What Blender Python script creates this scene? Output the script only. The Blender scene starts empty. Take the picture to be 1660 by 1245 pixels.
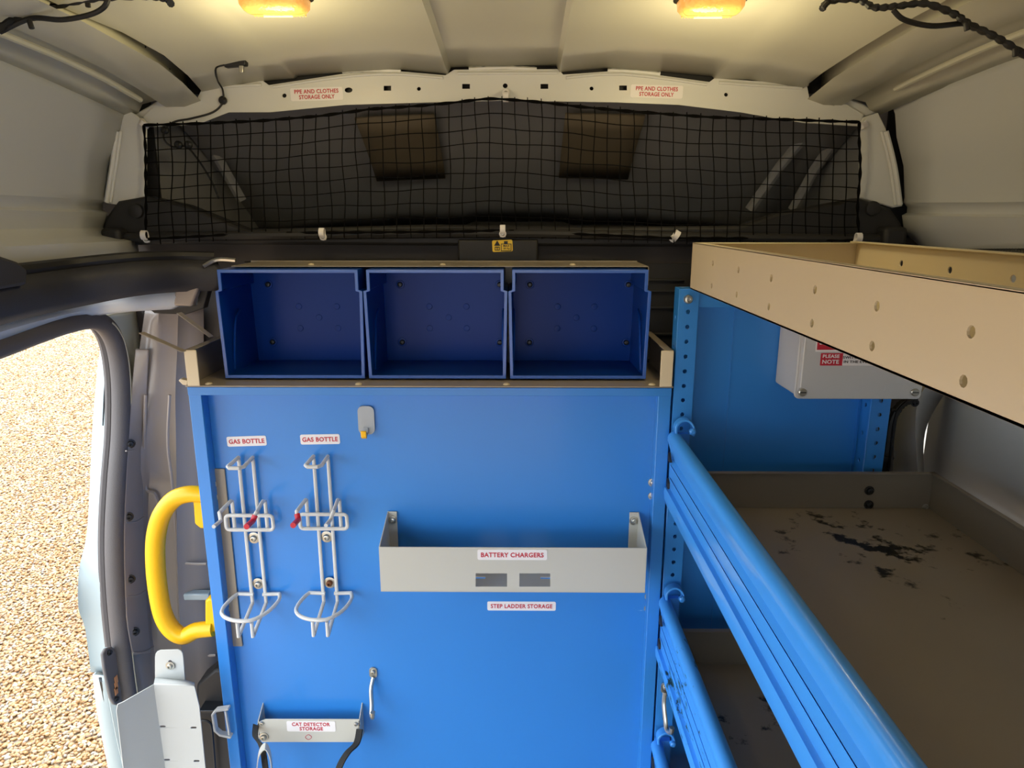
import bpy, bmesh, math, random
import numpy as np
from mathutils import Vector, Matrix
random.seed(7); rng = np.random.default_rng(7)
S = bpy.context.scene; COL = S.collection
R = math.radians
# ------------------------------------------------------------------ camera, sky, sun, exposure
F, TH, PSI, ZC = 1130.0, R(13.5), R(0.5), 1.5          # focal length for 1660 px, pitch, yaw, eye height above the van floor
cam = bpy.data.objects.new('camera', bpy.data.cameras.new('camera')); COL.objects.link(cam)
cam.location = (0, 0, ZC); cam.rotation_euler = (R(90) - TH, 0, PSI)
cam.data.sensor_width = 36; cam.data.lens = F / 1660 * 36; cam.data.clip_start = 0.02
S.camera = cam
w = bpy.data.worlds.new('sky'); S.world = w; w.use_nodes = True
bg = w.node_tree.nodes['Background']; bg.inputs[0].default_value = (0.86, 0.94, 1.0, 1); bg.inputs[1].default_value = 4.8
sun = bpy.data.objects.new('sun', bpy.data.lights.new('sun', 'SUN')); COL.objects.link(sun)
sun.data.energy = 4.5; sun.data.angle = R(1.0); sun.data.color = (1, 0.95, 0.86)
sun.rotation_euler = Vector((-0.28, 0.75, 1.1)).to_track_quat('Z', 'Y').to_euler()
vs = S.view_settings; vs.view_transform = 'Standard'; vs.look = 'None'; vs.gamma = 1; vs.use_curve_mapping = False
vs.exposure = 0.1

# ------------------------------------------------------------------ photograph pixel -> world point on a real plane
CR = Vector((math.cos(PSI), math.sin(PSI), 0))
CF = Vector((-math.sin(PSI) * math.cos(TH), math.cos(PSI) * math.cos(TH), -math.sin(TH)))
CU = Vector((-math.sin(PSI) * math.sin(TH), math.cos(PSI) * math.sin(TH), math.cos(TH)))
C0 = Vector((0, 0, ZC))
def ray(px, py): return CR * ((px - 830) / F) + CU * ((622.5 - py) / F) + CF
def PY(px, py, Y): d = ray(px, py); return C0 + d * (Y / d.y)
def PX(px, py, X): d = ray(px, py); return C0 + d * (X / d.x)
def PZ(px, py, Z): d = ray(px, py); return C0 + d * ((Z - ZC) / d.z)
def lerp(a, b, t): return a + (b - a) * t

# ------------------------------------------------------------------ materials
def lin(c):
    return tuple((v / 255 / 12.92) if v / 255 <= 0.04045 else ((v / 255 + 0.055) / 1.055) ** 2.4 for v in c) + (1,)
def mat(name, rgb, rough=0.5, metal=0.0, var=0.06, scale=6.0, bump=0.0, bscale=200.0, coat=0.0, emit=0.0, dirt=None):
    m = bpy.data.materials.new(name); m.use_nodes = True; nt = m.node_tree; N = nt.nodes; L = nt.links
    b = N['Principled BSDF']; b.inputs['Roughness'].default_value = rough; b.inputs['Metallic'].default_value = metal
    b.inputs['Coat Weight'].default_value = coat; b.inputs['Coat Roughness'].default_value = 0.12
    tc = N.new('ShaderNodeTexCoord'); no = N.new('ShaderNodeTexNoise'); no.inputs['Scale'].default_value = scale
    no.inputs['Detail'].default_value = 5; L.new(tc.outputs['Object'], no.inputs['Vector'])
    mx = N.new('ShaderNodeMix'); mx.data_type = 'RGBA'; c = lin(rgb)
    mx.inputs[6].default_value = tuple(v * (1 - var) for v in c[:3]) + (1,); mx.inputs[7].default_value = tuple(min(1, v * (1 + var)) for v in c[:3]) + (1,)
    L.new(no.outputs['Fac'], mx.inputs[0]); out = mx.outputs[2]
    if dirt:                                                     # (colour, amount threshold, noise scale, stretch vector)
        mp = N.new('ShaderNodeMapping'); mp.inputs['Scale'].default_value = dirt[3]; L.new(tc.outputs['Object'], mp.inputs['Vector'])
        n2 = N.new('ShaderNodeTexNoise'); n2.inputs['Scale'].default_value = dirt[2]; n2.inputs['Detail'].default_value = 8; n2.inputs['Roughness'].default_value = 0.65
        L.new(mp.outputs[0], n2.inputs['Vector'])
        n3 = N.new('ShaderNodeTexNoise'); n3.inputs['Scale'].default_value = 3.2; n3.inputs['Detail'].default_value = 2; L.new(tc.outputs['Object'], n3.inputs['Vector'])
        ad = N.new('ShaderNodeMath'); ad.operation = 'MULTIPLY'; L.new(n2.outputs['Fac'], ad.inputs[0]); L.new(n3.outputs['Fac'], ad.inputs[1])
        mr = N.new('ShaderNodeMapRange'); mr.inputs['From Min'].default_value = dirt[1]; mr.inputs['From Max'].default_value = dirt[1] + 0.035
        L.new(ad.outputs[0], mr.inputs['Value'])
        m2 = N.new('ShaderNodeMix'); m2.data_type = 'RGBA'; L.new(mr.outputs[0], m2.inputs[0]); L.new(out, m2.inputs[6]); m2.inputs[7].default_value = lin(dirt[0]); out = m2.outputs[2]
    L.new(out, b.inputs['Base Color'])
    if bump:
        nb = N.new('ShaderNodeTexNoise'); nb.inputs['Scale'].default_value = bscale; L.new(tc.outputs['Object'], nb.inputs['Vector'])
        bp = N.new('ShaderNodeBump'); bp.inputs['Strength'].default_value = bump; bp.inputs['Distance'].default_value = 0.002
        L.new(nb.outputs['Fac'], bp.inputs['Height']); L.new(bp.outputs[0], b.inputs['Normal'])
    if emit:
        L.new(out, b.inputs['Emission Color']); b.inputs['Emission Strength'].default_value = emit
    return m
M = {
 'white': mat('white_van_paint', (214, 214, 210), 0.38, var=0.03, coat=0.3, scale=3),
 'wall': mat('shaded_white_van_paint', (202, 203, 203), 0.38, var=0.03, coat=0.3, scale=3),  # white van paint, darkened to put the wall shade into the colour
 'roof': mat('roof_paint', (210, 206, 188), 0.35, var=0.03, coat=0.3, scale=2),
 'cab': mat('cab_paint_lightened', (165, 165, 168), 0.5, var=0.05),  # grey raised to stand in for light from the windscreen
 'pad': mat('brown_pad', (128, 116, 96), 0.8, var=0.1),
 'body': mat('pale_blue_body_paint', (168, 184, 190), 0.3, var=0.02, coat=0.4),
 'headpaint': mat('pale_header_paint', (218, 224, 230), 0.3, var=0.02, coat=0.4),
 'pillar': mat('taupe_pillar_paint', (150, 140, 134), 0.35, var=0.04, coat=0.3),
 'blue': mat('blue_powder_coat', (46, 130, 212), 0.36, var=0.04, scale=5, coat=0.25, bump=0.05, bscale=500, dirt=((120, 170, 225), 0.435, 9, (1, 1, 4))),
 'rail': mat('bright_blue_extrusion', (66, 154, 244), 0.3, var=0.03, coat=0.3),
 'railworn': mat('worn_blue_extrusion', (66, 154, 244), 0.35, var=0.05, dirt=((30, 60, 62), 0.335, 90, (1, .35, 1))),
 'bin': mat('dark_blue_plastic', (8, 60, 146), 0.3, var=0.04),
 'beige': mat('beige_powder_coat', (214, 199, 168), 0.38, var=0.03, coat=0.15),
 'beiged': mat('beige_scuffed', (206, 192, 162), 0.4, var=0.03, dirt=((60, 48, 38), 0.40, 26, (1, 1, 1))),
 'taupe': mat('grey_beige_metal', (150, 140, 126), 0.38, var=0.04, coat=0.2),
 'tray': mat('grey_tray_floor', (150, 141, 125), 0.42, var=0.08, dirt=((22, 20, 17), 0.325, 17, (1, 1, 1))),
 'traywall': mat('grey_tray_wall', (134, 126, 113), 0.42, var=0.05),
 'pale': mat('pale_grey_powder_coat', (196, 194, 184), 0.4, var=0.03, dirt=((120, 112, 104), 0.45, 30, (1, 1, 1))),
 'bracket': mat('white_sheet_metal', (190, 192, 190), 0.4, var=0.03, dirt=((170, 120, 112), 0.42, 20, (1, 1, 3))),
 'wire': mat('white_coated_wire', (206, 206, 204), 0.4, var=0.04, dirt=((130, 84, 52), 0.42, 60, (1, 1, 1))),
 'red': mat('red_plastic_tip', (196, 22, 48), 0.35),
 'yellow': mat('yellow_plastic', (250, 190, 10), 0.38, var=0.04, bump=0.1, bscale=400),
 'black': mat('black_plastic', (34, 33, 34), 0.55, var=0.1, bump=0.1, bscale=400),
 'header': mat('charcoal_trim_plastic', (52, 52, 58), 0.6, var=0.05, bump=0.2, bscale=700),
 'bulk': mat('dark_bulkhead', (52, 46, 44), 0.6, var=0.1),
 'cable': mat('black_cable', (20, 20, 21), 0.5, bump=0.2, bscale=300),
 'net': mat('black_net_cord', (9, 8, 8), 1.0),
 'rubber': mat('grey_rubber_seal', (92, 88, 90), 0.6, var=0.08, bump=0.2, bscale=500, dirt=((150, 148, 90), 0.44, 14, (1, 1, 1))),
 'steel': mat('zinc_steel', (190, 188, 180), 0.3, 0.9, var=0.1, scale=60),
 'rust': mat('rusty_steel', (116, 72, 44), 0.7, 0.4, var=0.3, scale=80),
 'dark': mat('dark_bolt', (58, 60, 64), 0.35, 0.7),
 'hookgrey': mat('grey_hook_plate', (160, 166, 172), 0.45, 0.3, var=0.06, scale=50),
 'paper': mat('white_label', (236, 232, 232), 0.4, var=0.01),
 'redink': mat('red_print', (190, 30, 52), 0.5, var=0.01),
 'blackink': mat('black_print', (22, 22, 20), 0.5),
 'yellowlab': mat('yellow_label', (240, 200, 20), 0.4),
 'box': mat('light_grey_box_plastic', (196, 196, 196), 0.4, var=0.02, bump=0.05),
 'strap': mat('black_strap', (24, 24, 24), 0.8, bump=0.4, bscale=600),
 'plate': mat('grey_plastic_plate', (112, 110, 112), 0.6),
 'lampbase': mat('lamp_base', (30, 28, 26), 0.5),
 'floor': mat('grey_floor_lining', (128, 122, 112), 0.6, var=0.1, bump=0.2, bscale=100),
}
M['bin'].node_tree.nodes['Principled BSDF'].inputs['Specular IOR Level'].default_value = 0.15
M['net'].node_tree.nodes['Principled BSDF'].inputs['Specular IOR Level'].default_value = 0.1
# lamp lens: amber glowing plastic with prismatic relief
m = mat('amber_lens', (240, 168, 88), 0.15, var=0.25, scale=70, bump=0.6, bscale=160, emit=0.55); M['lens'] = m
m = mat('glowing_bulb', (255, 214, 130), 0.3, var=0.02, emit=3.0); M['bulb'] = m
# gravel
def gravel_mat(island):
    m = bpy.data.materials.new('gravel' if island else 'gravel_bed'); m.use_nodes = True; nt = m.node_tree; N = nt.nodes; L = nt.links
    b = N['Principled BSDF']; b.inputs['Roughness'].default_value = 0.6
    ramp = N.new('ShaderNodeValToRGB'); cols = [(0, (132, 92, 52)), (.16, (154, 116, 70)), (.34, (164, 136, 96)), (.5, (146, 116, 92)), (.64, (164, 130, 84)), (.8, (180, 164, 140)), (.9, (134, 128, 122)), (1, (154, 110, 66))]
    el = ramp.color_ramp.elements; el[0].position = 0; el[0].color = lin(cols[0][1]); el[1].position = 1; el[1].color = lin(cols[-1][1])
    for p, c in cols[1:-1]: e = el.new(p); e.color = lin(c)
    tc = N.new('ShaderNodeTexCoord')
    if island:
        g = N.new('ShaderNodeNewGeometry'); src = g.outputs['Random Per Island']
        no = N.new('ShaderNodeTexNoise'); no.inputs['Scale'].default_value = 90; L.new(tc.outputs['Object'], no.inputs['Vector'])
        a = N.new('ShaderNodeMath'); a.operation = 'MULTIPLY_ADD'; a.inputs[1].default_value = 0.3; L.new(no.outputs['Fac'], a.inputs[0]); L.new(src, a.inputs[2])
        s = N.new('ShaderNodeMath'); s.operation = 'SUBTRACT'; s.inputs[1].default_value = 0.15; L.new(a.outputs[0], s.inputs[0]); L.new(s.outputs[0], ramp.inputs[0])
        L.new(ramp.outputs[0], b.inputs['Base Color'])
    else:
        v = N.new('ShaderNodeTexVoronoi'); v.inputs['Scale'].default_value = 42; L.new(tc.outputs['Object'], v.inputs['Vector'])
        sp = N.new('ShaderNodeSeparateColor'); L.new(v.outputs['Color'], sp.inputs[0]); L.new(sp.outputs[0], ramp.inputs[0]); L.new(ramp.outputs[0], b.inputs['Base Color'])
        bp = N.new('ShaderNodeBump'); bp.inputs['Strength'].default_value = 0.9; bp.inputs['Distance'].default_value = 0.012; bp.invert = True
        L.new(v.outputs['Distance'], bp.inputs['Height']); L.new(bp.outputs[0], b.inputs['Normal'])
    return m
M['stone'] = gravel_mat(True); M['bed'] = gravel_mat(False)

# ------------------------------------------------------------------ object helpers
def wl(o):                                                      # world location of a thing or part (no rotations are used on parents)
    p = Vector(o.location); q = o.parent
    while q: p += q.location; q = q.parent
    return p
def tag(o, label=None, cat=None, group=None, kind=None):
    if label: o['label'] = label
    if cat: o['category'] = cat
    if group: o['group'] = group
    if kind: o['kind'] = kind
    return o
def thing(name, label, cat, loc, group=None):
    o = bpy.data.objects.new(name, None); COL.objects.link(o); o.location = loc; o.empty_display_size = 0.02
    return tag(o, label, cat, group)
class MB:
    def __init__(s): s.v = []; s.f = []
    def add(s, vs, fs):
        n = len(s.v); s.v += [Vector(v) for v in vs]; s.f += [tuple(i + n for i in f) for f in fs]; return s
    def box(s, a, b):
        x0, x1 = sorted((a[0], b[0])); y0, y1 = sorted((a[1], b[1])); z0, z1 = sorted((a[2], b[2]))
        return s.add([(x0,y0,z0),(x1,y0,z0),(x1,y1,z0),(x0,y1,z0),(x0,y0,z1),(x1,y0,z1),(x1,y1,z1),(x0,y1,z1)],
                     [(0,3,2,1),(4,5,6,7),(0,1,5,4),(1,2,6,5),(2,3,7,6),(3,0,4,7)])
    def prism(s, pts, vec):
        n = len(pts); vec = Vector(vec); P = [Vector(p) for p in pts]
        nrm = Vector((0, 0, 0))
        for i in range(n): nrm += P[i].cross(P[(i + 1) % n])
        if nrm.dot(vec) > 0: P.reverse()
        return s.add(P + [p + vec for p in P], [tuple(range(n))] + [tuple(range(2 * n - 1, n - 1, -1))] + [(i, i + n, (i + 1) % n + n, (i + 1) % n) for i in range(n)])
    def grid(s, rows, flip=False):
        n, mcol = len(rows), len(rows[0]); vs = [p for r in rows for p in r]; fs = []
        for i in range(n - 1):
            for j in range(mcol - 1):
                a = i * mcol + j; q = (a, a + 1, a + mcol + 1, a + mcol); fs.append(q[::-1] if flip else q)
        return s.add(vs, fs)
    def tube(s, pts, r, seg=8, closed=False, ry=None):
        P = [Vector(p) for p in pts]; n = len(P); rings = []; up = None
        rad = r if isinstance(r, (list, tuple)) else [r] * n
        for i in range(n):
            t = (P[(i + 1) % n] - P[i - 1]) if closed else (P[min(i + 1, n - 1)] - P[max(i - 1, 0)])
            t.normalize()
            if up is None: up = t.orthogonal().normalized()
            up = (up - t * up.dot(t)); up = up.normalized() if up.length > 1e-6 else t.orthogonal().normalized()
            w_ = t.cross(up)
            rings.append([P[i] + (up * math.cos(2 * math.pi * k / seg) + w_ * math.sin(2 * math.pi * k / seg)) * rad[i] for k in range(seg)])
        vs = [p for q in rings for p in q]; fs = []
        for i in range(n if closed else n - 1):
            for k in range(seg):
                a = i * seg + k; b_ = i * seg + (k + 1) % seg; c = ((i + 1) % n) * seg + (k + 1) % seg; d = ((i + 1) % n) * seg + k
                fs.append((a, b_, c, d))
        if not closed: fs += [tuple(range(seg - 1, -1, -1)), tuple((n - 1) * seg + k for k in range(seg))]
        return s.add(vs, fs)
    def strip(s, pts, wid, th, side):                          # flat ribbon: width vector 'side', thickness normal computed
        P = [Vector(p) for p in pts]; side = Vector(side).normalized(); vs = []; n = len(P)
        for i in range(n):
            t = (P[min(i + 1, n - 1)] - P[max(i - 1, 0)]).normalized(); nn = t.cross(side).normalized() * th / 2; sd = side * wid / 2
            vs += [P[i] - sd - nn, P[i] + sd - nn, P[i] + sd + nn, P[i] - sd + nn]
        fs = [(0, 1, 2, 3), tuple((n - 1) * 4 + k for k in (3, 2, 1, 0))]
        for i in range(n - 1):
            for k in range(4): fs.append((i*4+k, (i+1)*4+k, (i+1)*4+(k+1)%4, i*4+(k+1)%4))
        return s.add(vs, fs)
    def lathe(s, c, axis, prof, seg=16):                        # prof: (radius, distance along axis)
        axis = Vector(axis).normalized(); u = axis.orthogonal().normalized(); w_ = axis.cross(u); c = Vector(c); vs = []
        for r, h in prof:
            for k in range(seg):
                a = 2 * math.pi * k / seg; vs.append(c + axis * h + (u * math.cos(a) + w_ * math.sin(a)) * r)
        n = len(prof); fs = [(i*seg+k, i*seg+(k+1)%seg, (i+1)*seg+(k+1)%seg, (i+1)*seg+k) for i in range(n-1) for k in range(seg)]
        fs += [tuple(range(seg - 1, -1, -1)), tuple((n-1)*seg+k for k in range(seg))]
        return s.add(vs, fs)
    def mesh(s, me):
        n = len(s.v); co = [v.co.copy() for v in me.vertices]; return s.add(co, [tuple(p.vertices) for p in me.polygons])
    def build(s, name, m_, parent=None, bevel=0, seg=2, solid=0, angle=35, kind=None, smooth=True, sub=0, off=-1):
        me = bpy.data.meshes.new(name); o = bpy.data.objects.new(name, me)
        if parent is None:
            xs = [v.x for v in s.v]; ys = [v.y for v in s.v]; zs = [v.z for v in s.v]
            org = Vector(((min(xs) + max(xs)) / 2, (min(ys) + max(ys)) / 2, min(zs))); o.location = org
        else:
            org = wl(parent); o.parent = parent
        me.from_pydata([v - org for v in s.v], [], s.f)
        bm = bmesh.new(); bm.from_mesh(me)
        if solid == 0: bmesh.ops.recalc_face_normals(bm, faces=bm.faces)
        bm.to_mesh(me); bm.free()
        me.materials.append(m_)
        if smooth:
            for p in me.polygons: p.use_smooth = True
            me.set_sharp_from_angle(angle=R(angle))
        COL.objects.link(o)
        if sub:
            q = o.modifiers.new('s', 'SUBSURF'); q.levels = q.render_levels = sub
        if solid:
            q = o.modifiers.new('t', 'SOLIDIFY'); q.thickness = solid; q.offset = off
        if bevel:
            q = o.modifiers.new('b', 'BEVEL'); q.width = bevel; q.segments = seg; q.limit_method = 'ANGLE'; q.angle_limit = R(40); q.harden_normals = False
        if kind: o['kind'] = kind
        return o
def curve_mesh(splines, ext):
    """2D outline with holes -> mesh in the XY plane, from z=-ext..ext"""
    cu = bpy.data.curves.new('tmp', 'CURVE'); cu.dimensions = '2D'; cu.fill_mode = 'BOTH'; cu.extrude = ext
    for sp in splines:
        q = cu.splines.new('POLY'); q.points.add(len(sp) - 1); q.use_cyclic_u = True
        for i, (x, y) in enumerate(sp): q.points[i].co = (x, y, 0, 1)
    o = bpy.data.objects.new('tmp', cu); COL.objects.link(o)
    dg = bpy.context.evaluated_depsgraph_get(); me = bpy.data.meshes.new_from_object(o.evaluated_get(dg))
    bpy.data.objects.remove(o); bpy.data.curves.remove(cu)
    bm = bmesh.new(); bm.from_mesh(me); bmesh.ops.remove_doubles(bm, verts=bm.verts, dist=1e-6); bm.to_mesh(me); bm.free()
    return me
def circle(cx, cy, r, n=12, ry=None): ry = ry or r; return [(cx + r * math.cos(2*math.pi*k/n), cy + ry * math.sin(2*math.pi*k/n)) for k in range(n)]
def rrect(x0, x1, y0, y1, r, n=4):
    x0, x1 = sorted((x0, x1)); y0, y1 = sorted((y0, y1)); out = []
    for cx, cy, a0 in ((x1-r, y1-r, 0), (x0+r, y1-r, 90), (x0+r, y0+r, 180), (x1-r, y0+r, 270)):
        for k in range(n + 1): a = R(a0 + 90 * k / n); out.append((cx + r*math.cos(a), cy + r*math.sin(a)))
    return out
def sheet(mb, outline, holes, org, ux, uy, th):
    """plate with real holes; (u,v) coordinates along ux, uy from org; centred thickness"""
    me = curve_mesh([outline] + list(holes), th / 2); ux = Vector(ux); uy = Vector(uy); un = ux.cross(uy); org = Vector(org)
    mb.add([org + ux * v.co.x + uy * v.co.y + un * v.co.z for v in me.vertices], [tuple(p.vertices) for p in me.polygons])
    bpy.data.meshes.remove(me); return mb
def sheetY(mb, outline, holes, Y, th):                          # outline in world (x,z) on plane Y, thickness going away from camera
    return sheet(mb, outline, holes, (0, Y + th / 2, 0), (1, 0, 0), (0, 0, 1), th)
def pxY(pts, Y): return [(p.x, p.z) for p in (PY(a, b, Y) for a, b in pts)]
_font = None
def text_mesh(txt, bold=0.022, spacing=1.06):
    cu = bpy.data.curves.new('t', 'FONT'); cu.body = txt; cu.size = 1; cu.offset = bold; cu.space_character = spacing; cu.extrude = 0.01; cu.resolution_u = 3
    o = bpy.data.objects.new('t', cu); COL.objects.link(o)
    dg = bpy.context.evaluated_depsgraph_get(); me = bpy.data.meshes.new_from_object(o.evaluated_get(dg))
    bpy.data.objects.remove(o); bpy.data.curves.remove(cu); return me
def lettering(parent, txt, cen, wid, hgt, m_, roll=0, name='lettering', ux=(1,0,0), uz=(0,0,1)):
    me = text_mesh(txt); xs = [v.co.x for v in me.vertices]; ys = [v.co.y for v in me.vertices]
    x0, x1, y0, y1 = min(xs), max(xs), min(ys), max(ys); mb = MB(); c, s = math.cos(roll), math.sin(roll); ux = Vector(ux); uz = Vector(uz); n = ux.cross(uz)
    pts = []
    for v in me.vertices:
        a = ((v.co.x - x0) / (x1 - x0) - .5) * wid; b = ((v.co.y - y0) / (y1 - y0) - .5) * hgt
        pts.append(Vector(cen) + ux * (a * c - b * s) + uz * (a * s + b * c) + n * (v.co.z * 0.02))
    mb.add(pts, [tuple(p.vertices) for p in me.polygons]); bpy.data.meshes.remove(me)
    return mb.build(name, m_, parent, smooth=False)
def sticker(parent, px0, px1, py0, py1, Y, lines, roll=0, m_=None, ink=None, label=None, rad=.003, fill=0.86):
    """thin printed label stuck on a vertical plate whose front face is at Y; px box measured at its centre line"""
    a = PY(px0, (py0 + py1) / 2, Y); b = PY(px1, (py0 + py1) / 2, Y); c = PY((px0 + px1) / 2, py0, Y); d = PY((px0 + px1) / 2, py1, Y)
    W_, H_ = (b - a).length, (c - d).length; cen = (c + d) / 2; cen.x = (a.x + b.x) / 2
    mb = MB(); cr, sr = math.cos(roll), math.sin(roll)
    sheet(mb, rrect(-W_/2, W_/2, -H_/2, H_/2, min(rad, H_*.3)), [], cen + Vector((0, -.0004, 0)), (cr, 0, sr), (-sr, 0, cr), .0006)
    st = mb.build('label_sticker', m_ or M['paper'], parent)
    if label: st['label'] = label
    n = len(lines)
    for i, (t, wf, hf) in enumerate(lines):
        off = (n / 2 - .5 - i) * H_ * (0.86 / n) if n > 1 else 0
        lettering(st, t, cen + Vector((-sr * off, -.0010, cr * off)), W_ * wf, H_ * hf, ink or M['redink'], roll)
    return st
def bolt(parent, p, r=.006, axis=(0, -1, 0), name='bolt', m_=None, washer=True):
    mb = MB(); p = Vector(p); prof = []
    if washer: prof += [(r * 1.5, 0), (r * 1.5, r * .25), (r * 1.0, r * .3)]
    else: prof += [(r, 0)]
    prof += [(r, r * .6), (r * .8, r * .95), (r * .5, r * 1.05), (r * .42, r * 1.05), (r * .38, r * .6)]
    mb.lathe(p, axis, prof, 12); return mb.build(name, m_ or M['steel'], parent)
def arc(pts, n=6, closed=False):                                # Catmull-Rom through points
    P = [Vector(p) for p in pts]; out = []; N = len(P); rngs = range(N if closed else N - 1)
    g = (lambda i: P[i % N]) if closed else (lambda i: P[max(0, min(N - 1, i))])
    for i in rngs:
        a, b, c, d = g(i-1), g(i), g(i+1), g(i+2)
        for k in range(n):
            t = k / n; out.append(.5 * ((2*b) + (c - a) * t + (2*a - 5*b + 4*c - d) * t*t + (3*b - a - 3*c + d) * t**3))
    if not closed: out.append(P[-1])
    return out
def struct(o): o['kind'] = 'structure'; return o

# ================================================================== STRUCTURE: the van shell
YH = 1.40
REAR = -1.6
ST = [1.38, 1.28, 1.18, 1.08, .98, .88, .76, .6, .35, 0.0, REAR]
def feature(pts, rear):                                          # pts: world points with falling Y ; rear: (x,z rel. eye) at the rear doors
    P = sorted([(p.y, p.x, p.z) for p in pts] + [(REAR, rear[0], ZC + rear[1])]); ys = [q[0] for q in P]
    return lambda y: Vector((np.interp(y, ys, [q[1] for q in P]), y, np.interp(y, ys, [q[2] for q in P])))
def offs(f, dx, dz): return lambda y: f(y) + Vector((dx, 0, dz))
cL = feature([PY(205, 186, 1.38), PX(120, 146, -.752), PX(0, 93, -.762)], (-.775, .27))
gLo = feature([PY(322, 163, 1.38), PY(270, 112, 1.22), PY(216, 82, 1.10), PY(128, 34, .98)], (-.60, .31))
gLi = feature([PY(330, 146, 1.38), PY(297, 108, 1.24), PY(236, 62, 1.12), PY(145, 28, 1.02)], (-.57, .325))
rL1 = feature([PY(479, 124, 1.38), PY(381, 27, 1.12)], (-.41, .325))
rL2 = feature([PY(727, 115, 1.38), PY(688, 0, 1.11)], (-.14, .335))
rR2 = feature([PY(906, 112, 1.38), PY(925, 0, 1.11)], (.10, .335))
rR1 = feature([PY(1157, 124, 1.38), PY(1262, 12, 1.12)], (.39, .325))
gRi = feature([PY(1300, 140, 1.38), PY(1340, 108, 1.26), PY(1440, 45, 1.10)], (.58, .325))
gRo = feature([PY(1312, 160, 1.38), PY(1365, 118, 1.26), PY(1480, 50, 1.08)], (.61, .31))
cR = feature([PY(1428, 183, 1.38), PX(1505, 148, .735), PX(1647, 91, .75)], (.775, .27))
def mid(f, g, t, dz=0): return lambda y: f(y).lerp(g(y), t) + Vector((0, 0, dz))
roofcols = [cL, mid(cL, gLo, .16, .004), mid(cL, gLo, .22, .016), mid(cL, gLo, .48, .018), mid(cL, gLo, .56, .003), mid(cL, gLo, .8, -.002), gLo,
  offs(gLo, -.022, .006), offs(gLo, -.022, .05), offs(gLi, .004, .05), gLi, mid(gLi, rL1, .3, .004), mid(gLi, rL1, .6, .005), offs(rL1, -.003, 0), offs(rL1, .003, .004),
  mid(rL1, rL2, .33, .008), mid(rL1, rL2, .66, .010), offs(rL2, -.003, -.002), offs(rL2, .003, .009), mid(rL2, rR2, .3, .011), mid(rL2, rR2, .7, .011),
  offs(rR2, -.003, .009), offs(rR2, .003, -.002), mid(rR2, rR1, .33, .010), mid(rR2, rR1, .66, .008), offs(rR1, -.003, .004), offs(rR1, .003, 0), mid(rR1, gRi, .4, .005), mid(rR1, gRi, .7, .004), gRi,
  offs(gRi, -.004, .05), offs(gRo, .022, .05), offs(gRo, .022, .006), gRo, mid(gRo, cR, .2, -.002), mid(gRo, cR, .44, .003), mid(gRo, cR, .52, .018), mid(gRo, cR, .78, .016), mid(gRo, cR, .84, .004), cR]
ceil = struct(MB().grid([[f(y) for f in roofcols] for y in ST]).build('ceiling', M['roof'], solid=.004, off=1, angle=50, bevel=0))
from mathutils.bvhtree import BVHTree
_me = ceil.data; _bvh = BVHTree.FromPolygons([v.co + ceil.location for v in _me.vertices], [tuple(p.vertices) for p in _me.polygons])
def on_roof(px, py, off=.004):
    d = ray(px, py).normalized(); h, n_, i_, t_ = _bvh.ray_cast(C0, d)
    return (h - d * off) if h else PY(px, py, 1.2)
for a, b, w_ in ((1450, 117, 6), (1487, 112, 4), (1405, 160, 4), (1610, 61, 4), (188, 113, 6), (232, 76, 5), (272, 112, 4)):
    p = on_roof(a, b, .0005); MB().tube([p - Vector((w_ * .0009, 0, 0)), p + Vector((w_ * .0009, 0, 0))], .0016, 6).build('slot_shade', M['black'], ceil)  # black rods stand in for the shaded insides of slots
for sgn, f0, f1 in ((-1, gLo, cL), (1, gRo, cR)):
    for t0, rr in ((.30, .0045), (.42, .003), (.66, .005)):
        P = [mid(f0, f1, t0 if sgn > 0 else t0 * .9, .013 if .2 < t0 < .6 else 0)(y) for y in np.linspace(1.33, .7, 14)]
        MB().tube(P, rr, 8).build('pressed_ridge', M['roof'], ceil)
# side walls
def zlevel(x, z): return lambda y: Vector((x, y, ZC + z))
def wallcurve(c, xs):
    cols = [c]
    for dx, z in xs: cols.append(zlevel(dx, z))
    return cols
def blend(c, x, z, fx): return lambda y: Vector((c(y).x * (1 - fx) + x * fx, y, ZC + z))
eL = feature([PY(171, 327, 1.38), PX(0, 319, -.80)], (-.82, .035)); eR = feature([PY(1464, 331, 1.38), PX(1660, 331, .79)], (.82, .035))
def wcols(c, e, s, wid):
    return [c, offs(c, s * .006, -.012), mid(c, e, .3), (lambda y: c(y).lerp(e(y), .6) + Vector((s * .006, 0, 0))), mid(c, e, .93), offs(e, -s * .004, .004), offs(e, s * .004, -.004), offs(e, s * .004, -.018), offs(e, -s * .004, -.022), offs(e, s * .004, -.05)]
wl_cols = wcols(cL, eL, -1, 0) + [offs(eL, .012, -.066), offs(eL, .055, -.075), offs(eL, .055, -.12)]
wall_left = struct(MB().grid([[f(y) for f in wl_cols] for y in [1.37] + ST[1:]], True).build('wall_left', M['wall'], solid=.004, off=1, angle=50))
wr_cols = wcols(cR, eR, 1, 0) + [zlevel(.835, -.10), zlevel(.84, -.4), zlevel(.84, -.75), zlevel(.83, -1.1), zlevel(.83, -1.5)]
wall_right = struct(MB().grid([[f(y) for f in wr_cols] for y in [1.37] + ST[1:]]).build('wall_right', M['wall'], solid=.004, off=1, angle=50))
struct(MB().box((-.86, REAR, -.03), (.86, 1.6, 0)).build('floor', M['floor'], bevel=.002))
# left lower wall behind the door opening (rear quarter, outside the frame) keeps the door opening a real opening
struct(MB().box((-.84, REAR, 0), (-.80, -.30, ZC - .06)).build('wall_left_rear', M['white'], bevel=.003))

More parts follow.
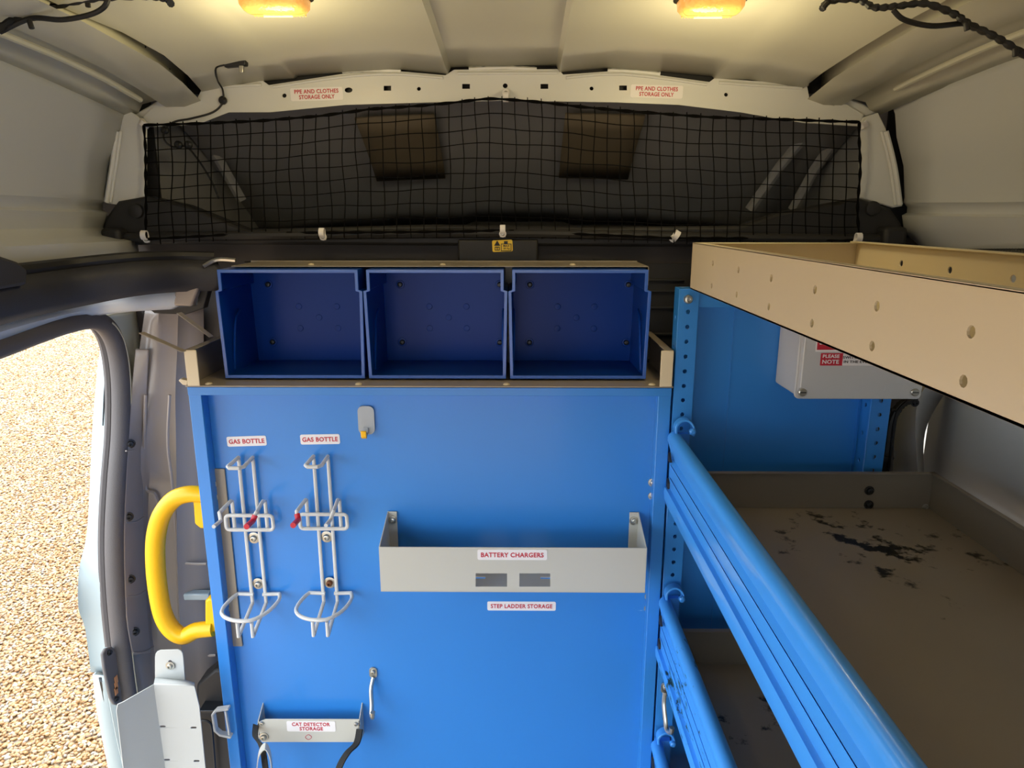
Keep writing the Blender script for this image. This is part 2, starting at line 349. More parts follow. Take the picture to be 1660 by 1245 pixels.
# --- front roof bow (box section with real punched holes)
top = [(262,160),(283,157),(292,173),(318,163),(326,147),(334,136),(426,131),(436,138),(560,119),(640,115),(722,122),(736,113),(905,112),(913,121),(1010,114),(1150,133),(1158,127),(1308,137),(1312,160),(1352,172),(1358,160),(1400,186)]
bot = [(1395,205),(1300,199),(1262,193),(1200,182),(1100,170),(1000,166),(820,163),(700,166),(560,170),(438,182),(371,182),(330,198),(300,203),(236,206),(232,190)]
def hrect(cx, cy, w_, h_): return [(cx-w_/2,cy-h_/2),(cx+w_/2,cy-h_/2),(cx+w_/2,cy+h_/2),(cx-w_/2,cy+h_/2)]
def hcirc(cx, cy, rx, ry=None): return circle(cx, cy, rx, 12, ry or rx)
holes = [hcirc(461,155,3.5), hcirc(565,146,6.5,4.3), hrect(628,143,12,8), hcirc(679,144,3.2), hrect(755.5,140,12.5,8), hcirc(819,139,4), hrect(882.5,140,12.5,8), hcirc(959,143.5,3.2), hrect(1010,142.5,12.5,8), hcirc(1177,153.5,3.2)]
mb = MB(); sheetY(mb, pxY(top + bot, YH - .02), [pxY(h, YH - .02) for h in holes], YH - .02, .002)
bow = struct(mb.build('trim_1', M['white']))
bow['label'] = 'white painted roof bow with punched holes across the van'
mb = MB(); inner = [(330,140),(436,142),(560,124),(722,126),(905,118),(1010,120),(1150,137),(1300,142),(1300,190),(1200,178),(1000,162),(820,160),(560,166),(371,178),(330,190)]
sheetY(mb, pxY(inner, YH), [], YH, .004); mb.build('bow_shade_sheet', M['black'], bow)  # black backing sheet stands in for the dark inside the bow
# pressed bead along the top of the bow, and seam sealer
for sp in ([(442,141),(560,124),(640,120),(718,126)], [(742,119),(903,118)], [(918,126),(1010,120),(1146,137)], [(335,142),(424,137)], [(1165,134),(1300,143)]):
    MB().tube(arc([PY(a, b, YH - .021) for a, b in sp], 3), .0028, 8).build('pressed_bead', M['white'], bow)
for sp in ([(555,116),(600,114),(650,115)], [(760,112),(815,110),(870,112)], [(985,114),(1030,116),(1070,120)], [(1262,134),(1285,135),(1310,136)], [(322,131),(345,128),(372,131)]):
    P = arc([PY(a, b, YH - .018) for a, b in sp], 8); MB().tube(P, [.003 + .0015 * random.random() for _ in P], 6).build('seam_sealer', M['white'], bow)
sticker(bow, 471, 556, 142, 163, YH - .02, [('PPE AND CLOTHES', .84, .32), ('STORAGE ONLY', .68, .32)], roll=R(1.5), label='white sticker with red print at left of the bow')
sticker(bow, 1022, 1107, 138, 159, YH - .02, [('PPE AND CLOTHES', .80, .32), ('STORAGE ONLY', .66, .32)], roll=R(-1.5), label='white sticker with red print at right of the bow')
# black plates added against sky leaks round the bow, standing in for dark gaps
struct(MB().box((-.90, 1.4035, ZC + .225), (.90, 1.4085, ZC + .42)).build('sky_block_bow_upper', M['black']))
for sx in (-1, 1):
    struct(MB().box((sx * .70, 1.404, ZC - .16), (sx * .90, 1.41, ZC + .30)).build('sky_block_bow_left' if sx < 0 else 'sky_block_bow_right', M['black']))
struct(MB().box((.70, 1.395, 0), (.90, 1.402, ZC - .16)).build('wall_front_lower_right', M['white']))
struct(MB().box((-.92, REAR, ZC + .395), (.92, 2.14, ZC + .41)).build('sky_block_roof', M['body']))  # unseen outer skin, added to keep sky light out of the roof gaps
for sx in (-1, 1): struct(MB().box((sx * .90, REAR if sx > 0 else 1.30, ZC - (.2 if sx > 0 else .12)), (sx * .92, 2.14, ZC + .395)).build('sky_block_left' if sx < 0 else 'sky_block_right', M['body']))  # unseen side sheets, added to block sky light
struct(MB().box((-.92, 2.12, ZC - .2), (.92, 2.14, ZC + .395)).build('sky_block_front', M['black']))  # unseen black sheet added to stop sky light reaching the cab braces
struct(MB().box((-.92, REAR, ZC + .0), (-.90, 1.30, ZC + .395)).build('sky_block_upper_left', M['body']))  # unseen sheet above the door side, added to block the sky
# --- corner pillars beside the net
def pillar(name, outline, ridge, Yp):
    mb = MB(); sheetY(mb, pxY(outline, Yp), [], Yp, .004); o = struct(mb.build(name, M['white'], bevel=.002))
    MB().tube(arc([PY(a, b, Yp - .004) for a, b in ridge], 4), .005, 8).build('folded_edge', M['white'], o)
    MB().tube(arc([PY(a + (6 if a < 800 else -7), b, Yp - .003) for a, b in ridge], 4), .003, 8).build('folded_edge', M['white'], o)
pillar('trim_2', [(200,174),(222,187),(238,203),(237,318),(190,332),(169,329),(187,211),(196,200)], [(190,213),(182,270),(173,328)], 1.37)
pillar('trim_3', [(1393,202),(1400,190),(1424,182),(1437,209),(1464,334),(1447,337),(1393,320)], [(1436,213),(1450,270),(1459,332)], 1.37)
# gusset blocks where the roof rails meet the bow
for sgn, pts in ((-1, [(215,186),(240,172),(262,158),(285,172),(262,186),(232,196)]), (1, [(1312,160),(1352,150),(1400,168),(1424,182),(1396,192),(1352,180)])):
    o = MB().prism([PY(a, b, 1.385) for a, b in pts], (0, .02, 0)).build('trim_4' if sgn < 0 else 'trim_5', M['white'], bevel=.003); struct(o)

# --- cab overhead cavity seen through the net
def cavf(t, u):                                                 # t 0..1 forward, u -1..1 lateral
    y = 1.41 + .62 * t; z = lerp(.262, -.02, t ** 1.5) - .05 * abs(u) ** 2.5; return Vector((u * lerp(.70, .74, t), y, ZC + z))
us = [-1, -.9, -.7, -.5, -.48, -.2, -.17, .17, .2, .48, .5, .7, .9, 1]
rib = {-.48: .006, .48: .006, -.17: .008, .17: .008}
cab = struct(MB().grid([[cavf(t / 10, u) + Vector((0, 0, rib.get(u, 0))) for u in us] for t in range(11)]).build('ceiling_cab', M['cab'], solid=.004, off=1, angle=50))
for cx, lab in ((-.265, 'l'), (.185, 'r')):
    pts = []
    P = [[cavf(t, (cx + dx) / .72) + Vector((0, -.012, -.012)) for dx in np.linspace(-.085, .085, 5)] for t in np.linspace(.26, .66, 5)]
    MB().grid(P).build('brown_panel', M['pad'], cab, solid=.006)
for px0 in ((268, 345, 300, 330), (300, 392, 240, 330), (1330, 1215, 250, 345), (1372, 1285, 260, 345)):
    a, b = PY(px0[0], px0[2] - 60, 1.62), PY(px0[1], px0[3] - 5, 1.72)
    MB().tube([a, a.lerp(b, .5) + Vector((0, .02, 0)), b], .012, 8).build('brace', M['cab'], cab)
for sx in (-1, 1):
    struct(MB().box((sx * .72, 1.41, ZC - .1), (sx * .74, 2.1, ZC + .27)).build('wall_cab_left' if sx < 0 else 'wall_cab_right', M['cab']))
struct(MB().box((-.75, 1.405, ZC - .06), (.75, 2.1, ZC - .03)).build('trim_6', M['black'], bevel=.004))
struct(MB().box((-.75, 2.04, ZC - .06), (.75, 2.1, ZC + .03)).build('wall_cab_front', M['black'], bevel=.004))
# --- bulkhead (black moulded top, dark panel below)
YB = 1.36
blk = MB(); pts = [(160,378),(172,350),(190,326),(238,318),(300,332),(330,344),(400,372),(700,364),(980,368),(1200,366),(1262,345),(1393,321),(1445,338),(1462,362),(1470,392),(1440,402),(300,396),(190,398)]
bulk = struct(blk.prism([PY(a, b, YB) for a, b in pts], (0, .04, 0)).build('wall_front', M['black'], bevel=.006))
MB().tube(arc([PY(a, b, YB - .006) for a, b in [(180,386),(260,384),(500,381),(815,378),(1090,383),(1300,386),(1455,388)]], 5), .009, 10).build('moulded_roll', M['black'], bulk)
for a, b in ((222, 342), (1414, 338)): MB().lathe(PY(a, b, YB), (0, -1, 0), [(.014, 0), (.013, .006), (.008, .008)], 16).build('moulded_boss', M['black'], bulk)
for x0, x1, y0, y1 in ((160, 195, 370, 398), (1436, 1470, 368, 400)):
    MB().box(PY(x0, y0, 1.33), PY(x1, y1, 1.33) + Vector((0, .05, 0))).build('end_block', M['black'], bulk, bevel=.008, seg=3)
lo = MB(); a, b = PY(240, 384, 1.385), PY(1500, 384, 1.385)
lo.box((a.x - .12, 1.385, 0.02), (b.x + .05, 1.40, a.z)).build('lower_panel', M['bulk'], bulk, bevel=.002)
for k, y in enumerate((452, 470, 497, 540, 580)):                  # grille bars beside the bins
    a, b = PY(1010, y, 1.375), PY(1110, y + 4, 1.375); MB().box(a, b + Vector((0, .012, 0))).build('grille_bar', M['black'], bulk, bevel=.001)
a = PY(1000, 428, 1.37); b = PY(1118, 640, 1.37); MB().box(a + Vector((0, .011, 0)), b + Vector((0, .014, 0))).build('grille_recess', M['black'], bulk)
for x0, x1, y0, y1 in ((560, 690, 420, 430), (960, 1000, 420, 429), (395, 412, 424, 436)):
    MB().box(PY(x0, y0, 1.38), PY(x1, y1, 1.38) + Vector((0, .01, 0))).build('moulded_step', M['black'], bulk, bevel=.002)
# --- yellow load label on the bulkhead
MB().box(PY(742, 388, 1.352), PY(872, 427, 1.352) + Vector((0, .03, 0))).build('centre_block', M['black'], bulk, bevel=.004)
st = sticker(bulk, 798, 831, 389, 408, 1.352, [], roll=R(2), m_=M['yellowlab'], label='yellow warning label with black pictograms')
p = PY(806, 395, 1.3508); mb = MB(); mb.prism([p + Vector((-.006, 0, -.004)), p + Vector((.006, 0, -.004)), p + Vector((0, 0, .006))], (0, .0004, 0)); mb.build('warning_triangle', M['blackink'], st)
mb = MB(); sheetY(mb, pxY([(802,400),(810,400),(810,406),(802,406)], 1.3508), [pxY([(803,401),(805.5,401.5),(805.5,405),(803,405)], 1.3508), pxY([(806.5,401.5),(809,401),(809,405),(806.5,405)], 1.3508)], 1.3506, .0004); mb.build('book_symbol', M['blackink'], st)
mb = MB(); sheetY(mb, pxY([(812,395),(817,395),(817,391),(823,391),(823,395),(829,395),(829,407),(812,407)], 1.3508), [pxY([(813,396),(828,396),(828,406),(813,406)], 1.3508)], 1.3506, .0004); mb.build('frame_symbol', M['blackink'], st)
lettering(st, 'MAX', PY(821, 398.5, 1.3500), .012, .0035, M['blackink']); lettering(st, '20 Kg', PY(821, 403, 1.3500), .012, .0035, M['blackink'])

# ------------------------------------------------------------------ sliding door opening (left)
XS = -.77
def side(pts): return [PX(a, b, XS) for a, b in pts]
# charcoal header cover: lofted between its top and bottom edge, wraps round the corner at the bulkhead
tp = [PX(-400, 545, -.72), PX(-120, 480, -.72), PX(0, 452, -.72), PX(45, 446, -.72), PX(120, 436, -.72), PY(215, 426, 1.20), PY(290, 423, 1.28), PY(352, 424, 1.31)]
bt = [PX(-400, 680, -.73), PX(-120, 560, -.73), PX(0, 523, -.73), PX(45, 511, -.73), PX(126, 494, -.73), PY(215, 477, 1.20), PY(286, 470, 1.28), PY(352, 468, 1.31)]
tp, bt = arc(tp, 4), arc(bt, 4)
hd = MB().grid([tp, [a.lerp(b, .35) + Vector((.012, -.006, 0)) for a, b in zip(tp, bt)], [a.lerp(b, .8) + Vector((.012, -.006, 0)) for a, b in zip(tp, bt)], bt, [b + Vector((-.03, .01, .004)) for b in bt]])
hd = struct(hd.build('trim_7', M['header'], solid=.004, angle=50)); hd['label'] = 'charcoal plastic cover above the door opening'
MB().tube([p + Vector((-.006, .004, .008)) for p in tp], .010, 8).build('upper_seal', M['black'], hd)
MB().prism([PX(-160, 400, -.70), PX(0, 414, -.70), PX(30, 424, -.70), PX(46, 437, -.70), PX(45, 462, -.70), PX(0, 470, -.70), PX(-160, 500, -.70)], (-.03, 0, 0)).build('end_cover', M['header'], hd, bevel=.005)
mb = MB().tube(arc([PY(330, 432, 1.29), PY(352, 421, 1.30), PY(382, 422, 1.30)], 4), .004, 6); mb.build('catch', M['steel'], hd)
# white painted header below it
tw = [PX(-400, 690, -.76), PX(-120, 565, -.76), PX(0, 522, -.76), PX(127, 492, -.76), PY(200, 478, 1.24), PY(240, 472, 1.27), PY(284, 468, 1.30)]
bw = [PX(-400, 730, -.78), PX(-120, 595, -.78), PX(0, 548, -.78), PX(127, 514, -.78), PY(200, 503, 1.25), PY(240, 500, 1.28), PY(281, 498, 1.31)]
tw, bw = arc(tw, 4), arc(bw, 4)
wh = struct(MB().grid([tw, [a.lerp(b, .4) + Vector((.014, -.004, 0)) for a, b in zip(tw, bw)], [a.lerp(b, .8) + Vector((.014, -.004, 0)) for a, b in zip(tw, bw)], bw, [b + Vector((-.05, .01, .0)) for b in bw]]).build('trim_8', M['headpaint'], solid=.004, angle=60))
MB().prism([PY(283,470,1.29), PY(322,465,1.29), PY(310,497,1.29), PY(281,496,1.29)], (0, .02, 0)).build('end_bracket', M['pillar'], wh, bevel=.004)
MB().prism([PY(240,500,1.315), PY(318,494,1.315), PY(322,470,1.315), PY(340,462,1.315), PY(330,500,1.315), PY(300,510,1.315), PY(250,508,1.315)], (0, .02, 0)).build('rubber_pad', M['black'], wh, bevel=.002)
# rubber seal round the opening
seal = [PX(-420, 775, XS), PX(-120, 605, XS), PX(0, 562, XS), PX(60, 540, XS), PX(110, 524, XS), PX(148, 518, XS), PX(172, 530, XS), PX(188, 562, XS), PX(196, 620, XS), PX(196, 700, XS), PX(190, 780, XS), PX(186, 860, XS), PX(187, 930, XS), PX(192, 1000, XS), PX(201, 1080, XS), PX(208, 1130, XS), PX(219, 1200, XS), PX(236, 1300, XS)]
sp_ = arc(seal, 6); sl = struct(MB().tube(sp_, .0175, 14).build('trim_9', M['rubber'])); sl['label'] = 'ribbed grey rubber seal around the door opening'
MB().tube([p + Vector((-.022, -.002, .002)) for p in sp_], .008, 8).build('seal_lip', M['rubber'], sl)
MB().tube([p + Vector((.015, .004, 0)) for p in sp_[34:]], .003, 6).build('cream_edge', mat('cream_edge', (214, 206, 176), .4), sl)
# pale body jamb outside the seal
oute = [(166,532),(158,600),(150,690),(145,800),(140,870),(128,925),(127,985),(138,1020),(147,1090)]
inne = [(186,552),(190,610),(188,700),(180,790),(176,860),(176,925),(182,985),(188,1030),(196,1090)]
rowo = arc([PX(a, b, -.835) for a, b in oute], 4); rowi = arc([PX(a, b, -.785) for a, b in inne], 4)
mid_ = [a.lerp(b, .45) + Vector((-.010, 0, 0)) for a, b in zip(rowo, rowi)]
jb = struct(MB().grid([[a + Vector((-.0, .05, 0)) for a in rowo], rowo, mid_, [m2.lerp(b, .6) + Vector((.006, -.01, 0)) for m2, b in zip(mid_, rowi)], rowi]).build('door_1', M['body'], solid=.003, angle=60)); jb['label'] = 'pale blue painted door jamb outside the rubber seal'
MB().lathe(PX(149, 932, -.826), (.75, -.66, 0), [(.0105, 0), (.0105, .005), (.007, .006), (.006, .002)], 16).build('rubber_plug', M['dark'], jb)
MB().tube([PX(176, 1004, -.80), PX(158, 1016, -.83)], [.004, .004], 10).build('striker_pin', M['dark'], jb)
MB().box(PX(170, 993, -.80), PX(178, 1018, -.80) + Vector((.004, .012, 0))).build('striker_plate', M['dark'], jb, bevel=.002)
MB().tube([PX(173, 590, -.81), PX(169, 640, -.81), PX(167, 690, -.81)], .0016, 6).build('jamb_slot', M['dark'], jb)
# lower jamb and sill
o2 = arc([PX(a, b, -.83) for a, b in [(150,1094),(155,1140),(164,1190),(176,1250),(190,1320)]], 3); i2 = arc([PX(a, b, -.79) for a, b in [(168,1096),(176,1140),(186,1190),(200,1250),(216,1320)]], 3)
lj = struct(MB().grid([[a + Vector((0, .05, 0)) for a in o2], o2, i2]).build('trim_10', M['body'], solid=.004, angle=60))
MB().grid([arc([PX(a, b, -.80) for a, b in [(163,1098),(172,1140),(182,1190),(196,1250),(212,1320)]], 3), arc([PX(a, b, -.80) for a, b in [(176,1120),(184,1150),(196,1200),(208,1260),(222,1320)]], 3)]).build('recess_shade', M['dark'], lj, solid=.008, off=0)  # dark strip stands in for the shaded recess along the sill
o3 = arc([PX(a, b, -.785) for a, b in [(170,1050),(172,1100),(180,1150),(190,1200),(202,1250),(218,1320)]], 3); i3 = arc([PX(a, b, -.765) for a, b in [(200,1050),(206,1100),(212,1150),(224,1200),(240,1250),(260,1320)]], 3)
MB().grid([o3, i3]).build('sill_edge', M['body'], lj, solid=.004)
# rounded plastic catch plate on the jamb
ctr = [(172,1051),(182,1048),(189,1056),(196,1110),(200,1135),(196,1144),(186,1142),(180,1132),(170,1085),(167,1060)]
cp = thing('catch_plate', 'dark grey oval plastic plate with two screws beside the door seal', 'door fitting', PX(184, 1144, -.775))
MB().prism([PX(a, b, -.772) for a, b in ctr], (-.006, 0, 0))  .build('plate', M['plate'], cp, bevel=.002)
for a, b in ((177, 1058), (188, 1133)): bolt(cp, PX(a, b, -.771), .004, (1, -.8, 0), 'screw', M['dark'])
for k in range(3): MB().box(PX(185, 1099 + k * 9, -.771), PX(191, 1105 + k * 9, -.771) + Vector((.001, 0, 0))).build('orange_contact', mat('orange_contact', (226, 160, 110), .5), cp)

# ------------------------------------------------------------------ B pillar (taupe painted panels between seal and cabinet)
def patch(name, rows, m_, parent=None, solid=.004, **k):
    o = MB().grid([arc(r, 4) for r in rows]).build(name, m_, parent, solid=solid, **k); return o
pl_ = [PY(236, 496, 1.345), PY(226, 565, 1.345), PX(214, 640, -.765), PX(206, 760, -.765), PX(203, 880, -.765), PX(208, 1000, -.765), PX(222, 1100, -.765), PX(240, 1250, -.765), PX(250, 1330, -.765)]
pr_ = [PY(a, b, Y) for a, b, Y in ((262,500,1.34),(258,565,1.34),(252,640,1.33),(240,760,1.32),(236,880,1.31),(240,1000,1.29),(252,1100,1.27),(270,1250,1.25),(280,1330,1.25))]
pp = [PY(a, b, Y) for a, b, Y in ((330,500,1.36),(330,565,1.36),(330,640,1.35),(345,760,1.35),(350,880,1.34),(355,1000,1.33),(360,1100,1.32),(375,1250,1.31),(380,1330,1.31))]
q1 = [a.lerp(b, .38) + Vector((0, .012, 0)) for a, b in zip(pr_, pp)]; q2 = [a.lerp(b, .5) + Vector((0, -.018, 0)) for a, b in zip(pr_, pp)]; q3 = [a.lerp(b, .66) + Vector((0, .002, 0)) for a, b in zip(pr_, pp)]
bp_ = struct(patch('wall_pillar', [pl_, [a.lerp(b, .85) for a, b in zip(pl_, pr_)], [p + Vector((0, .008, 0)) for p in pr_], q1, q2, q3, pp], M['pillar'], angle=60)); bp_['label'] = 'taupe painted door pillar behind the yellow grab handle'
# raised strip with bolts
def sp(a, b): return PY(a, b, min(PX(a, b, -.765).y, 1.345) - .022)
s0 = [sp(a, b) for a, b in ((219,566),(213,640),(206,760),(202,880),(206,1000),(216,1062))]
s1 = [sp(a, b) + Vector((0, .004, 0)) for a, b in ((239,568),(237,640),(232,760),(232,880),(238,1000),(244,1060))]
patch('raised_strip', [s0, s1], M['pillar'], bp_, solid=.008, bevel=.002)
for a, b in ((213,718),(210,836),(213,937),(220,1022)): bolt(bp_, sp(a, b) + Vector((0, -.004, 0)), .0062, (.55, -.8, 0), 'bolt', M['dark'])
for yy, x0, x1 in ((730,206,226),(846,206,232),(965,208,235),(1056,218,248)): MB().tube(arc([sp(x0, yy) + Vector((0, -.004, 0)), sp(lerp(x0, x1, .6), yy - 1) + Vector((0, -.002, 0)), sp(x1, yy - 7) + Vector((0, .002, 0))], 3), .0016, 6).build('pressed_rib', M['pillar'], bp_)
for pts in ([(275,640),(272,720),(280,790),(286,880),(290,960)], [(236,640),(234,780),(250,800),(258,822)], [(288,912),(315,914),(335,914)], [(300,1058),(330,1062),(350,1062)]):
    MB().tube(arc([PY(a, b, 1.318) for a, b in pts], 4), .003, 6).build('pressed_rib', M['pillar'], bp_)
MB().box(PY(288, 963, 1.305), PY(340, 974, 1.305) + Vector((0, .02, 0))).build('bright_strip', M['body'], bp_, bevel=.003)
# cream upper corner of the pillar
ca = [PX(165, 512, -.785), PX(188, 545, -.785), PX(203, 590, -.785), PX(212, 640, -.785), PX(210, 700, -.785)]
cb = [PX(232, 498, -.765), PX(234, 530, -.765), PX(228, 565, -.765), PX(219, 620, -.765), PX(212, 700, -.765)]
struct(patch('trim_11', [ca, [a.lerp(b, .5) + Vector((.01, -.008, 0)) for a, b in zip(ca, cb)], cb], mat('cream_paint', (226, 224, 204), .35, coat=.3), angle=60))
# black wheel-arch / step box low behind the cabinet
bb = thing('battery_box', 'black plastic box low behind the white folded bracket', 'box', (PY(345, 1300, 1.25)))
MB().prism([PY(a, b, 1.25) for a, b in ((318,1110),(348,1085),(372,1090),(400,1320),(310,1320))], (0, .05, 0)).build('body', M['black'], bb, bevel=.006)
MB().box(PY(322, 1152, 1.22), PY(362, 1156, 1.22) + Vector((0, .03, 0))).build('lid_rim', M['dark'], bb, bevel=.001)
MB().tube(arc([PY(a, b, 1.24) for a, b in ((322,1168),(340,1172),(345,1200),(352,1300))], 4), .003, 6).build('moulded_edge', M['black'], bb)

# ------------------------------------------------------------------ ground outside
GZ = -.55
struct(MB().grid([[Vector((x, y, GZ)) for x in (-40, 40)] for y in (-40, 60)]).build('ground', M['bed'], smooth=False))
def gravel():
    t = (1 + 5 ** .5) / 2
    bmx = bmesh.new(); bmesh.ops.create_icosphere(bmx, subdivisions=1, radius=1); V = np.array([v.co[:] for v in bmx.verts]); Fc = np.array([[v.index for v in f.verts] for f in bmx.faces]); bmx.free()
    pts = []
    y = 1.6
    while y < 15:
        dep = y * .972 + 2.05 * .233; x0, x1 = -.76 * dep - .35, -.56 * dep + .25
        step = .0155 if y < 4 else (.019 if y < 6 else (.025 if y < 9 else .033))
        xs = np.arange(x0, x1, step); n = len(xs)
        pts.append(np.stack([xs + rng.uniform(-.5, .5, n) * step, np.full(n, y) + rng.uniform(-.5, .5, n) * step, np.full(n, step / .0155)], 1)); y += step
    P = np.concatenate(pts); n = len(P)
    sc = np.stack([rng.uniform(.008, .0155, n), rng.uniform(.006, .011, n), rng.uniform(.004, .0075, n)], 1) * P[:, 2:3]
    a = rng.uniform(0, 2 * np.pi, n); tl = rng.normal(0, .35, n)
    vv = V[None] * (1 + rng.uniform(-.28, .28, (n, len(V), 1))) * sc[:, None]
    x, yy, z = vv[..., 0], vv[..., 1], vv[..., 2]
    x, z = x * np.cos(tl)[:, None] - z * np.sin(tl)[:, None], x * np.sin(tl)[:, None] + z * np.cos(tl)[:, None]
    X = x * np.cos(a)[:, None] - yy * np.sin(a)[:, None] + P[:, 0:1]; Y = x * np.sin(a)[:, None] + yy * np.cos(a)[:, None] + P[:, 1:2]
    Z = z + rng.uniform(.002, .012, (n, 1)) + GZ
    co = np.stack([X, Y, Z], -1).reshape(-1, 3); org = np.array([-3.0, 5.0, GZ]); co = co - org
    fs = (Fc[None] + (np.arange(n) * len(V))[:, None, None]).reshape(-1, 3)
    me = bpy.data.meshes.new('gravel'); me.vertices.add(len(co)); me.vertices.foreach_set('co', co.ravel().astype('f'))
    me.loops.add(fs.size); me.loops.foreach_set('vertex_index', fs.ravel().astype('i')); me.polygons.add(len(fs))
    me.polygons.foreach_set('loop_start', (np.arange(len(fs)) * 3).astype('i')); me.update(calc_edges=True)
    me.materials.append(M['stone']); o = bpy.data.objects.new('gravel', me); o.location = org; COL.objects.link(o)
    tag(o, 'loose golden flint gravel on the ground outside the open side door', 'gravel', kind='stuff'); print('stones', n)
gravel()

# ================================================================== BLUE CABINET
YF, YP = 1.15, 1.175
fl = lambda y: PY(lerp(305, 383, (y - 640) / 605), y, YF)
xL, xR = PY(304, 628, YF).x, PY(1089, 628, YF).x; zT = PY(600, 628, YF).z; fw = PY(326, 640, YF).x - xL
cabt = thing('tool_cabinet', 'tall blue steel cabinet panel facing the rear of the van', 'cabinet', ((xL + xR) / 2, YF + .05, 0.0))
MB().box((xL + .004, YP, 0.03), (xR - .004, YP + .003, zT - .002)).build('back_panel', M['blue'], cabt)
for x0, x1 in ((xL, xL + fw), (xR - fw, xR)):
    mb = MB(); mb.box((x0, YF, .03), (x1, YF + .003, zT)); xo = x0 if x0 == xL else x1 - .003
    mb.box((xo, YF + .003, .03), (xo + .003, YP + .17, zT)); xi = x1 - .002 if x0 == xL else x0
    mb.box((xi, YF + .003, .03), (xi + .002, YP, zT - .012)); mb.build('side_channel', M['blue'], cabt, bevel=.0012)
zt2 = PY(600, 641, YF).z
mb = MB(); mb.box((xL, YF - .0015, zt2), (xR, YF - .0002, zT)); mb.box((xL, YF + .003, zT - .003), (xR, YP + .17, zT)); mb.box((xL + fw, YF, zt2), (xR - fw, YP, zt2 + .002)); mb.build('top_channel', M['blue'], cabt, bevel=.0010)
for a, b in ((1058, 782), (1058, 804), (1052, 967), (1051, 986)): bolt(cabt, PY(a, b, YP - .001), .0055)
for (a, b, c, d, txt, rl) in ((368, 432, 707, 723, 'GAS BOTTLE', 2), (487, 551, 704, 720, 'GAS BOTTLE', 1.2), (790, 901, 975, 989.5, 'STEP LADDER STORAGE', 0)):
    sticker(cabt, a, b, c, d, YP, [(txt, .90, .46)], roll=R(rl), label={368: 'white sticker above the left bottle rack', 487: 'white sticker above the right bottle rack', 790: 'white sticker below the charger tray'}[a])
# grey mounting strip behind the handle
gs = thing('mounting_strip', 'grey steel strip bolted beside the yellow handle', 'bracket', PY(350, 1045, YP - .003))
mb = MB(); a, b = PY(337, 760, YP - .003), PY(364, 760, YP - .003); zb = PY(370, 1046, YP).z
hs = [circle(PY(353, 832, YP).x - .0035, PY(353, y, YP).z, .0034) for y in (803, 832, 1003, 1024)]
sheetY(mb, [(a.x, zb), (b.x, zb), (b.x, a.z), (a.x, a.z)], hs, YP - .004, .003); mb.build('strip', M['taupe'], gs, bevel=.0006, seg=1)
for y in (783, 804, 968, 985): bolt(gs, Vector((PY(350, 804, YP).x - .003, YP - .005, PY(350, y, YP).z)), .0062)

# --- yellow grab handle
hY = 1.172
gh = thing('grab_handle', 'chunky yellow plastic grab handle on the cabinet edge', 'handle', PY(320, 1040, hY))
path = [PY(a, b, hY) for a, b in ((330,802),(305,801),(281,810),(262,835),(253,870),(252,910),(256,955),(264,995),(278,1020),(298,1031),(318,1022),(346,1019))]
P = arc(path, 5); rd = [.0135] * len(P)
for i in range(len(P)): rd[i] = .0145 + .0025 * math.sin(math.pi * i / (len(P) - 1))
MB().tube(P, rd, 16).build('grip', M['yellow'], gh)
for pts in ([(310,800),(332,800),(332,858),(324,857),(315,850),(313,820)], [(332,1024),(332,975),(337,970),(350,972),(354,1026)]):
    MB().prism([PY(a, b, hY - .004) for a, b in pts], (0, .026, 0)).build('mounting_foot', M['yellow'], gh, bevel=.004, seg=3)

